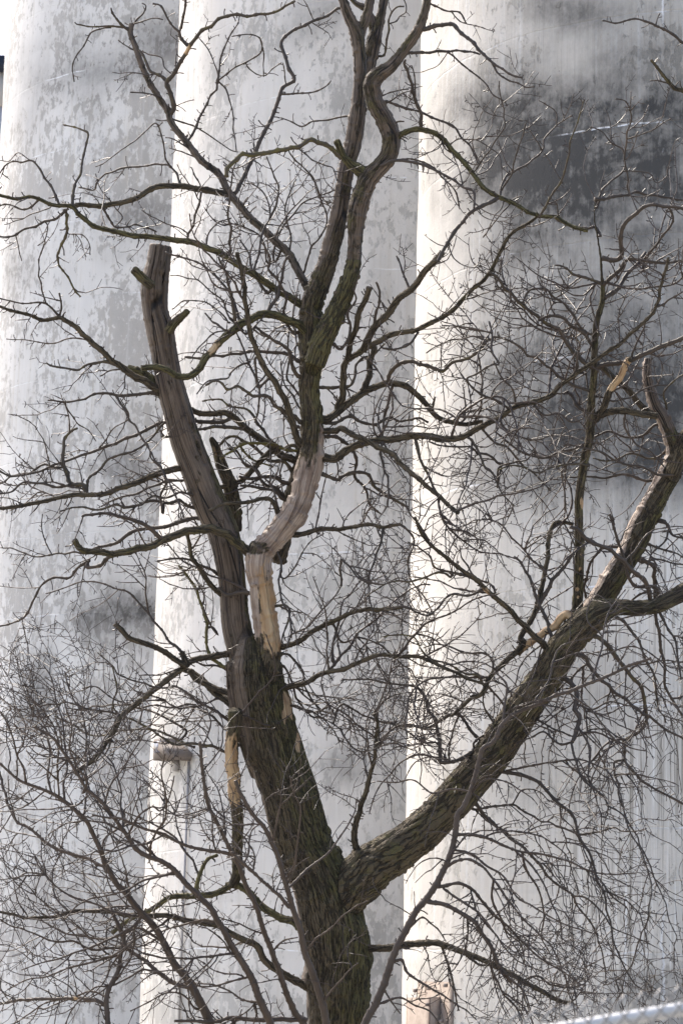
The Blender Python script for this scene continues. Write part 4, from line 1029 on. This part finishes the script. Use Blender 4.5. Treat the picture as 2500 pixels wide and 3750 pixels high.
# one object per great piece, cut along the nearest centre line
PART = {'trunk': ('trunk', None), 'limb': ('limb', None), 'pole': ('pole', 'sawn-off weathered grey pole of dead wood'), 'peeled': ('stem', 'peeled stem of pale and tan bare wood'),
        'stem_b': ('stem', None), 'stem_c': ('stem', 'splintered silver-grey dead stem'), 'stem_d': ('stem', None), 'stem_e': ('stem', None), 'fork_l': ('stem', None), 'fork_r': ('stem', None), 'fork_s': ('stem', None),
        'slab': ('bark_slab', 'dark splintered slab of wood hanging along the trunk'), 'mossy': ('stub', 'short yellow-mossed stub'), 'stub_l': ('stub', None), 'stub_r': ('stub', None), 'broken': ('stub', 'jagged broken stem'), 'back': ('stem', None)}
ft = tid[QF[:, 0]]
uvs = np.stack([uu, vv], -1)
# smooth normals shared across the cuts
full = mesh_obj('whole', V, QF, None); fn_ = np.empty(nvt * 3, np.float32); full.data.vertices.foreach_get('normal', fn_); fn_ = fn_.reshape(-1, 3); bpy.data.objects.remove(full)
for ti, mm_ in enumerate(MAIN):
    f = QF[ft == ti]
    if len(f) == 0: continue
    ids, inv = np.unique(f, return_inverse=True)
    nm, lab = PART[mm_[0]]
    o = mesh_obj(nm, V[ids], inv.reshape(-1, 4), M_wood, tree, uvs[ids], dict(bare=bare[ids], grey=grey[ids], moss=moss[ids], pale=pale[ids]), BASE)
    if len(o.data.vertices) == len(ids): o.data.normals_split_custom_set_from_vertices([tuple(x) for x in fn_[ids]])
    if lab: o['label'] = lab

# ---------------------------------------------------------------- the other young trees
ROOTS = {0: (tree, BASE)}
for t_, (x_, y_, d_, nm, lb) in {2: (1215, 3900, 17.8, 'young_tree', 'slim grey young stem rising close in front of the left side of the thick trunk'),
                                 3: (960, 3900, 18.5, 'young_tree', 'many-stemmed bushy young tree fanning out over the lower left'),
                                 4: (1310, 3900, 18.2, 'young_tree', 'smooth grey young tree crossing in front of the great right limb')}.items():
    b = P(x_, y_, d_); b[2] = 0
    ROOTS[t_] = (empty(nm, b, lb, 'young tree', 'young trees in front of the old trunk'), b)

# ---------------------------------------------------------------- branches
QOFF = {0: (0, 0), 1: (0, 0), 2: (1250, 0), 3: (0, 940), 4: (1250, 940), 5: (0, 1880), 6: (1250, 1880), 7: (0, 2810), 8: (1250, 2810)}
BR = []          # (xy, w, d, owner)
count = 0
for line in TRACES.strip().splitlines():
    line = line.strip()
    if not line or line[0] == '#': continue
    head, body = line.split(':')
    hd = head.split(); q = int(hd[0]); w0, w1 = float(hd[1]), float(hd[2]); op = dict(k_.split('=') for k_ in hd[3:])
    sc = 1.0 if q == 0 else 1250 / 1568
    pts = np.array([[float(c) for c in k_.split(',')] for k_ in body.split()]) * sc + np.array(QOFF[q])
    w0 *= sc; w1 *= sc
    th_ = 0.55 if q in (3, 4) else 0.4
    if q != 0: w0 *= 1 + th_ * min(1, 14 / w0); w1 = max(3.6, w1 * (1 + th_ * min(1, 14 / w1)))
    own = int(op.get('t', 0)); bar = float(op.get('b', 0)); mos = float(op.get('m', 0))
    att = None
    if 'z' not in op:
        att = attach(pts[0, 0], pts[0, 1], own, 110, w0 > 11)
        if att[0] is not None and att[1] > 4:
            # run the base of the branch into the wood it grows from
            tgt = att[2] + (pts[0] - att[2]) * min(0.5, 0.25 * att[3] / max(att[1], 1))
            if np.linalg.norm(tgt - pts[0]) > 5: pts = np.concatenate([[tgt], pts])
    n_ = len(pts); fr = np.linspace(0, 1, n_)
    arr = np.concatenate([pts, (w0 + (w1 - w0) * fr ** 0.85)[:, None]], 1)
    o, s = spline(arr, 7.0 if w0 < 14 else 6.0)
    xy, w = o[:, :2].copy(), o[:, 2].copy()
    m = len(xy)
    # knots, kinks and taper of a real twig
    Ls = s
    node = 34 + rng.uniform(-8, 10)
    kx = np.interp(Ls, np.arange(0, Ls[-1] + 2 * node, node), rng.normal(0, 1, len(np.arange(0, Ls[-1] + 2 * node, node))))
    ky = np.interp(Ls, np.arange(0, Ls[-1] + 2 * node, node), rng.normal(0, 1, len(np.arange(0, Ls[-1] + 2 * node, node))))
    amp = np.clip(2.2 + 0.04 * w0, 0, 3.0) * (0.55 if own else 1.0) * (1.0 if w0 < 22 else 0.6)
    xy[:, 0] += kx * amp; xy[:, 1] += ky * amp
    knot = np.abs(((Ls / node + 0.5) % 1.0) - 0.5) < 3.6 / node
    w = w * (1 + np.where(knot, 0.30, 0) * np.clip(12 / np.maximum(w, 4), 0.25, 1)) * (1 + (0.10 if w0 < 16 else 0.03) * rng.normal(0, 1, m))
    w = np.maximum(w, 2.6)
    if 'z' in op: d0 = float(op['z'])
    else:
        d0 = att[0]
        if d0 is None: d0 = 20.0 + rng.uniform(-.2, .2)
    sl_ = float(op['s']) if 's' in op else (rng.uniform(0.15, 0.55) * (1 if rng.random() < 0.42 else -1))
    d = d_along(xy, d0, sl_, 1.3)
    # keep the limbs clear of the silo wall
    p = P(xy[:, 0], xy[:, 1], d)
    r = w * 0.5 * d / F
    if op.get('n') == 'stem':
        g0 = p[0].copy(); g0[2] = 0.0
        kk = 12; ext = np.stack([g0 + (p[0] - g0) * t for t in np.linspace(0, 1, kk, endpoint=False)])
        p = np.concatenate([ext, p]); r = np.concatenate([np.linspace(r[0] * 1.35, r[0], kk), r])
    reg(xy[::3], d[::3], own, w[::3])
    sides = 16 if w0 > 24 else 10 if w0 > 11 else 7 if w0 > 6 else 5
    v, qd_, uv, t = tube(p, r, sides)
    nvv = len(v)
    base_attr = np.zeros(nvv); ba = np.zeros(nvv); mo = np.full(nvv, mos)
    if bar:
        ring = np.repeat(np.linspace(0, 1, len(p)), sides + 1); ring = np.concatenate([ring, [0, 1]])
        ang = np.concatenate([np.tile(np.linspace(-math.pi / 2, 1.5 * math.pi, sides + 1), len(p)), [0, 0]])
        if bar == 1: ba = 1.0 * ss(ring, 0.42, 0.55) * ss(ring, 1.0, 0.93)
        elif bar == 2: ba = 1.0 * ss(ring, 0.42, 0.52) * ss(ring, 1.0, 0.74) * ss(np.sin(ang + 0.5), -0.6, 0.5)
        else: ba = np.clip(1 - ss(ring, 0.75, 1.0), 0, 1)
    elif w0 > 12 and rng.random() < 0.025:
        ring = np.repeat(np.linspace(0, 1, len(p)), sides + 1); ring = np.concatenate([ring, [0, 1]]); c_ = rng.uniform(0.1, 0.7)
        ba = 0.62 * np.exp(-((ring - c_) / 0.05) ** 2)
    mat = M_young if own else (M_branch if w0 > 5 else M_twig)
    if not own and not mos and w0 > 9 and rng.random() < 0.3: mo[:] = rng.uniform(0.08, 0.28)
    at = dict(bare=ba, moss=mo)
    if w0 > 22 and not own: mat = M_wood; at.update(grey=np.zeros(nvv), pale=np.zeros(nvv))
    if op.get('n') == 'dead': mat = M_wood; at.update(grey=np.full(nvv, 0.55), pale=np.zeros(nvv))
    root, rb = ROOTS[own]
    nm = {'dead': 'branch', 'broken': 'branch', 'stub': 'branch', 'peeled': 'branch', 'limb': 'limb', 'stem': 'stem'}.get(op.get('n'), 'branch')
    ob = mesh_obj(nm, v, qd_, mat, root, uv, at, rb, tris=t)
    if bar: ob['label'] = 'branch stripped to tan bare wood'
    elif mos > 0.8: ob['label'] = 'branch coated in yellow-green moss'
    BR.append((xy, w, d, own, w0))
    count += 1

# ---------------------------------------------------------------- twigs
def region(x, y):
    """twigs per 100 px of branch, pull direction, pull strength, mean length"""
    if y < 420 and x > 1650: return 0.12, (0, -1), .02, 60
    if x > 1560 and y < 860: return 0.62, (0.25, -1), .030, 120
    if x > 2030 and y < 1330: return 1.25, (0.15, -1), .022, 150
    if x > 1560 and y < 1250: return 0.85, (0.1, -1), .020, 130
    if x > 1650 and y < 1980: return 1.0, (-0.2, -0.1), .012, 240
    if x > 1650 and y < 2600: return 1.1, (0.1, 0.25), .012, 170
    if x > 1600: return 0.72, (0.3, 0.85), .022, 290
    if x > 1000 and y > 1850 and y < 2950: return 1.28, (0.2, -0.1), .012, 180
    if x > 1000 and y >= 2950: return 0.7, (0.1, 0.2), .012, 130
    if x > 1000 and y > 1250: return 0.95, (0.2, 0.1), .012, 120
    if x > 820 and 560 < y < 1250 and x < 1300: return 1.05, (0.1, -1), .02, 130
    if x > 1000: return 0.22, (0.2, -0.5), .015, 90
    if y < 700: return 0.22, (-0.2, -0.6), .015, 70
    if y < 1500: return 0.6, (-0.5, 0.1), .012, 100
    if y < 2150: return 0.75, (-0.6, 0.0), .012, 120
    if y < 2500: return 0.8, (-0.5, -0.4), .014, 210
    return 0.72, (-0.5, -0.45), .014, 250

TW = []           # (owner, list of (verts, quads, uv), size)
def grow(x, y, d, ang, length, w, pull, ps, slope, depth, out):
    step = 7.0; n_ = max(4, int(length / step)); pts = [(x, y)]; dd = [d]; a = ang
    node = rng.uniform(18, 34); acc = 0; curl = rng.normal(0, 0.012)
    for i in range(n_):
        acc += step
        if acc > node: a += rng.normal(0, 0.20); acc = 0
        ta = math.atan2(pull[1], pull[0]); df = (ta - a + math.pi) % (2 * math.pi) - math.pi
        a += curl + df * ps
        x += math.cos(a) * step; y += math.sin(a) * step; d += slope * step * d / F
        pts.append((x, y)); dd.append(d)
    pts = np.array(pts); dd = np.array(dd)
    fr = np.linspace(0, 1, len(pts)); ww = w * (1 - 0.55 * fr) * (1 + 0.12 * rng.normal(0, 1, len(pts)))
    kn = rng.random(len(pts)) < 0.16; ww = np.where(kn, ww * 1.45, ww)
    ww = np.maximum(ww, 2.1); ww[-1] = 1.6
    p = P(pts[:, 0], pts[:, 1], dd); r = ww * 0.5 * dd / F
    sides = 5 if w > 4.2 else 4 if w > 3 else 3
    v, q, uv, t = tube(p, r, sides, False)
    out.append((v, q, uv))
    # spurs and side twigs
    if depth < 2:
        nb = rng.poisson(length / (75 if depth == 0 else 170))
        for _ in range(nb):
            k_ = int(rng.integers(1, len(pts) - 1)); sgn = 1 if rng.random() < .5 else -1
            aa = math.atan2(pts[k_, 1] - pts[k_ - 1, 1], pts[k_, 0] - pts[k_ - 1, 0]) + sgn * rng.uniform(0.6, 1.25)
            grow(pts[k_, 0], pts[k_, 1], dd[k_], aa, length * rng.uniform(0.3, 0.75) * (1 - 0.4 * fr[k_]), max(2.1, ww[k_] * 0.72), pull, ps, slope + rng.normal(0, .5), depth + 1, out)
        for _ in range(rng.poisson(length / 55)):
            k_ = int(rng.integers(1, len(pts) - 1)); sgn = 1 if rng.random() < .5 else -1
            aa = math.atan2(pts[k_, 1] - pts[k_ - 1, 1], pts[k_, 0] - pts[k_ - 1, 0]) + sgn * rng.uniform(0.7, 1.5)
            l_ = rng.uniform(5, 15); b_ = np.array([pts[k_], pts[k_] + l_ * np.array([math.cos(aa), math.sin(aa)])]); b_ = np.array([b_[0], b_.mean(0), b_[1]])
            p_ = P(b_[:, 0], b_[:, 1], np.full(3, dd[k_]) + np.array([0, .006, .012]) * rng.normal()); r_ = np.array([1.5, 1.4, 1.7]) * dd[k_] / F
            v_, q_, u_, t_ = tube(p_, r_, 3, False); out.append((v_, q_, u_))

for (xy, w, d, own, w0) in BR:
    L = np.concatenate([[0], np.cumsum(np.linalg.norm(np.diff(xy, axis=0), axis=1))])
    acc = rng.uniform(0.0, 1.0)
    for k_ in range(1, len(xy) - 1):
        x, y = xy[k_]
        if x < -60 or x > 2560 or y < -60 or y > 3860: continue
        lam, pull, ps, ml = region(x, y)
        f_ = L[k_] / L[-1]
        dens = 1.45 * lam * (0.35 + 0.9 * f_) * (0.45 if w[k_] > 20 else 1.0) * (1.25 if own == 3 else 1.0)
        acc += dens * (L[k_] - L[k_ - 1]) / 100
        if acc > 1:
            acc -= 1 + rng.normal(0, 0.35)
            a0 = math.atan2(xy[k_, 1] - xy[k_ - 1, 1], xy[k_, 0] - xy[k_ - 1, 0])
            sgn = 1 if rng.random() < 0.5 else -1
            a0 += sgn * rng.uniform(0.45, 1.2)
            le = np.clip(rng.gamma(3.0, 1.35 * ml / 3.0), 30, 560) * (1 - 0.3 * f_)
            out = []
            grow(x, y, d[k_], a0, le, min(max(3.4, w[k_] * 0.6), 3.0 + le / 62), pull, ps, rng.normal(0, 0.55), 0, out)
            TW.append((own, out, le))
    # short spurs and buds all along
    spur = []
    for _ in range(rng.poisson(L[-1] / 55)):
        k_ = int(rng.integers(1, len(xy) - 1)); x, y = xy[k_]
        a0 = math.atan2(xy[k_, 1] - xy[k_ - 1, 1], xy[k_, 0] - xy[k_ - 1, 0]) + (1 if rng.random() < .5 else -1) * rng.uniform(0.8, 1.6)
        l_ = w[k_] * 0.5 + rng.uniform(5, 22) * (1 if rng.random() > .25 else 1.8); b0_ = np.array([x, y]); dr = np.array([math.cos(a0), math.sin(a0)]); dr2 = np.array([math.cos(a0 + .3), math.sin(a0 + .3)])
        b_ = np.array([b0_, b0_ + dr * l_ * .6, b0_ + dr * l_ * .6 + dr2 * l_ * .4]); dz = rng.normal(0, .012)
        p_ = P(b_[:, 0], b_[:, 1], d[k_] + np.array([0, dz, 1.6 * dz])); s0 = min(2.6, max(1.6, w[k_] * .2))
        r_ = np.array([s0, s0 * .8, s0 * .95]) * d[k_] / F
        v_, q_, u_, t_ = tube(p_, r_, 4, False); spur.append((v_, q_, u_))
    if spur: TW.append((own, spur, 0))

def join(parts):
    vs, qs, us, n_ = [], [], [], 0
    for v, q, u in parts: vs.append(v); qs.append(q + n_); us.append(u); n_ += len(v)
    v = np.concatenate(vs)
    return v, np.concatenate(qs), np.concatenate(us), dict(bare=np.zeros(len(v)), moss=np.zeros(len(v)))
NB = {o_: sum(1 for b in BR if b[3] == o_) for o_ in ROOTS}
for own, (root, rb) in ROOTS.items():
    mine = sorted([t for t in TW if t[0] == own], key=lambda t: -t[2])
    big = [t for t in mine if t[2] > 0][:300]
    rest = [t for t in mine if t[2] > 0][300:] + [t for t in mine if t[2] == 0]
    mt = M_twig
    for t in big:
        v, q, u, at = join(t[1]); mesh_obj('twig', v, q, mt, root, u, at, rb)
    if rest:
        v, q, u, at = join([x for t in rest for x in t[1]]); tag(mesh_obj('twigs', v, q, mt, root, u, at, rb), kind='stuff')
print('branches', count, 'twigs', len(TW), 'tris', sum(len(x[1]) * 2 for t in TW for x in t[1]))

# ---------------------------------------------------------------- chain link fence close to the camera
M_zinc = simple('zinc_wire', (0.31, 0.305, 0.30), 0.5, 0.3, 0.15, 12); M_rail = simple('zinc_rail', (0.60, 0.61, 0.62), 0.38, 0.35, 0.12, 10)
DF = 6.0
pL = P(1950, 3786, DF); pR = P(2500, 3694, DF)
ux = (pR - pL) / np.linalg.norm(pR - pL)
start = pL - ux * 2.2; end = pR + ux * 1.6; FL = np.linalg.norm(end - start)
fdir = np.array([ux[0], 0, ux[2]]); fdir /= np.linalg.norm(fdir); fd = np.array([0, 1.0, 0]); fz = np.array([0, 0, 1.0])
fence = empty('chain_link_fence', (start[0], start[1], 0), 'galvanised chain-link fence top, blurred and close at the lower right', 'fence')
fb = np.array([start[0], start[1], 0.0])
g = Geo(); g.tube([start, start + ux * FL * .5, end], 0.017, 16); g.build('top_rail', M_rail, fence, fb, True)
pm = None
for s_ in (0.04, FL * 0.5 - 0.9, FL - 0.04):
    p_ = start + ux * s_
    if s_ > 0.5 and s_ < FL - 0.5: continue
    h = p_[2] - 0.025 - ground_h(p_[0], p_[1]) + 0.05
    g = Geo(); g.tube([p_ - fz * (h + 0.02), p_ - fz * (h * .5), p_ - fz * 0.024], 0.03, 14); g.build('post', M_rail, fence, fb, True)
PW = 0.0227; NZ = 30; wire = {}
nw = int(FL / PW) - 1
for w_ in range(nw):
    flip = w_ % 2
    if flip not in wire:
        pts = []; hz = 0.026
        for k_ in range(NZ * 2):
            zz = 0.058 - k_ * hz; xx = (PW * 1.04 if (k_ + flip) % 2 else -0.02 * PW); off = -0.026 if (k_ + flip) % 2 else -0.034
            pts.append(fdir * xx + fz * zz + fd * off)
        g = Geo(); g.tube(pts, 0.0036, 6, False); wire[flip] = g.build('wire', M_zinc, fence, None, False); o = wire[flip]
    else:
        o = wire[flip].copy(); COL.objects.link(o); o.parent = fence
    o.location = Vector(start + ux * (w_ * PW + 0.02) - fb)
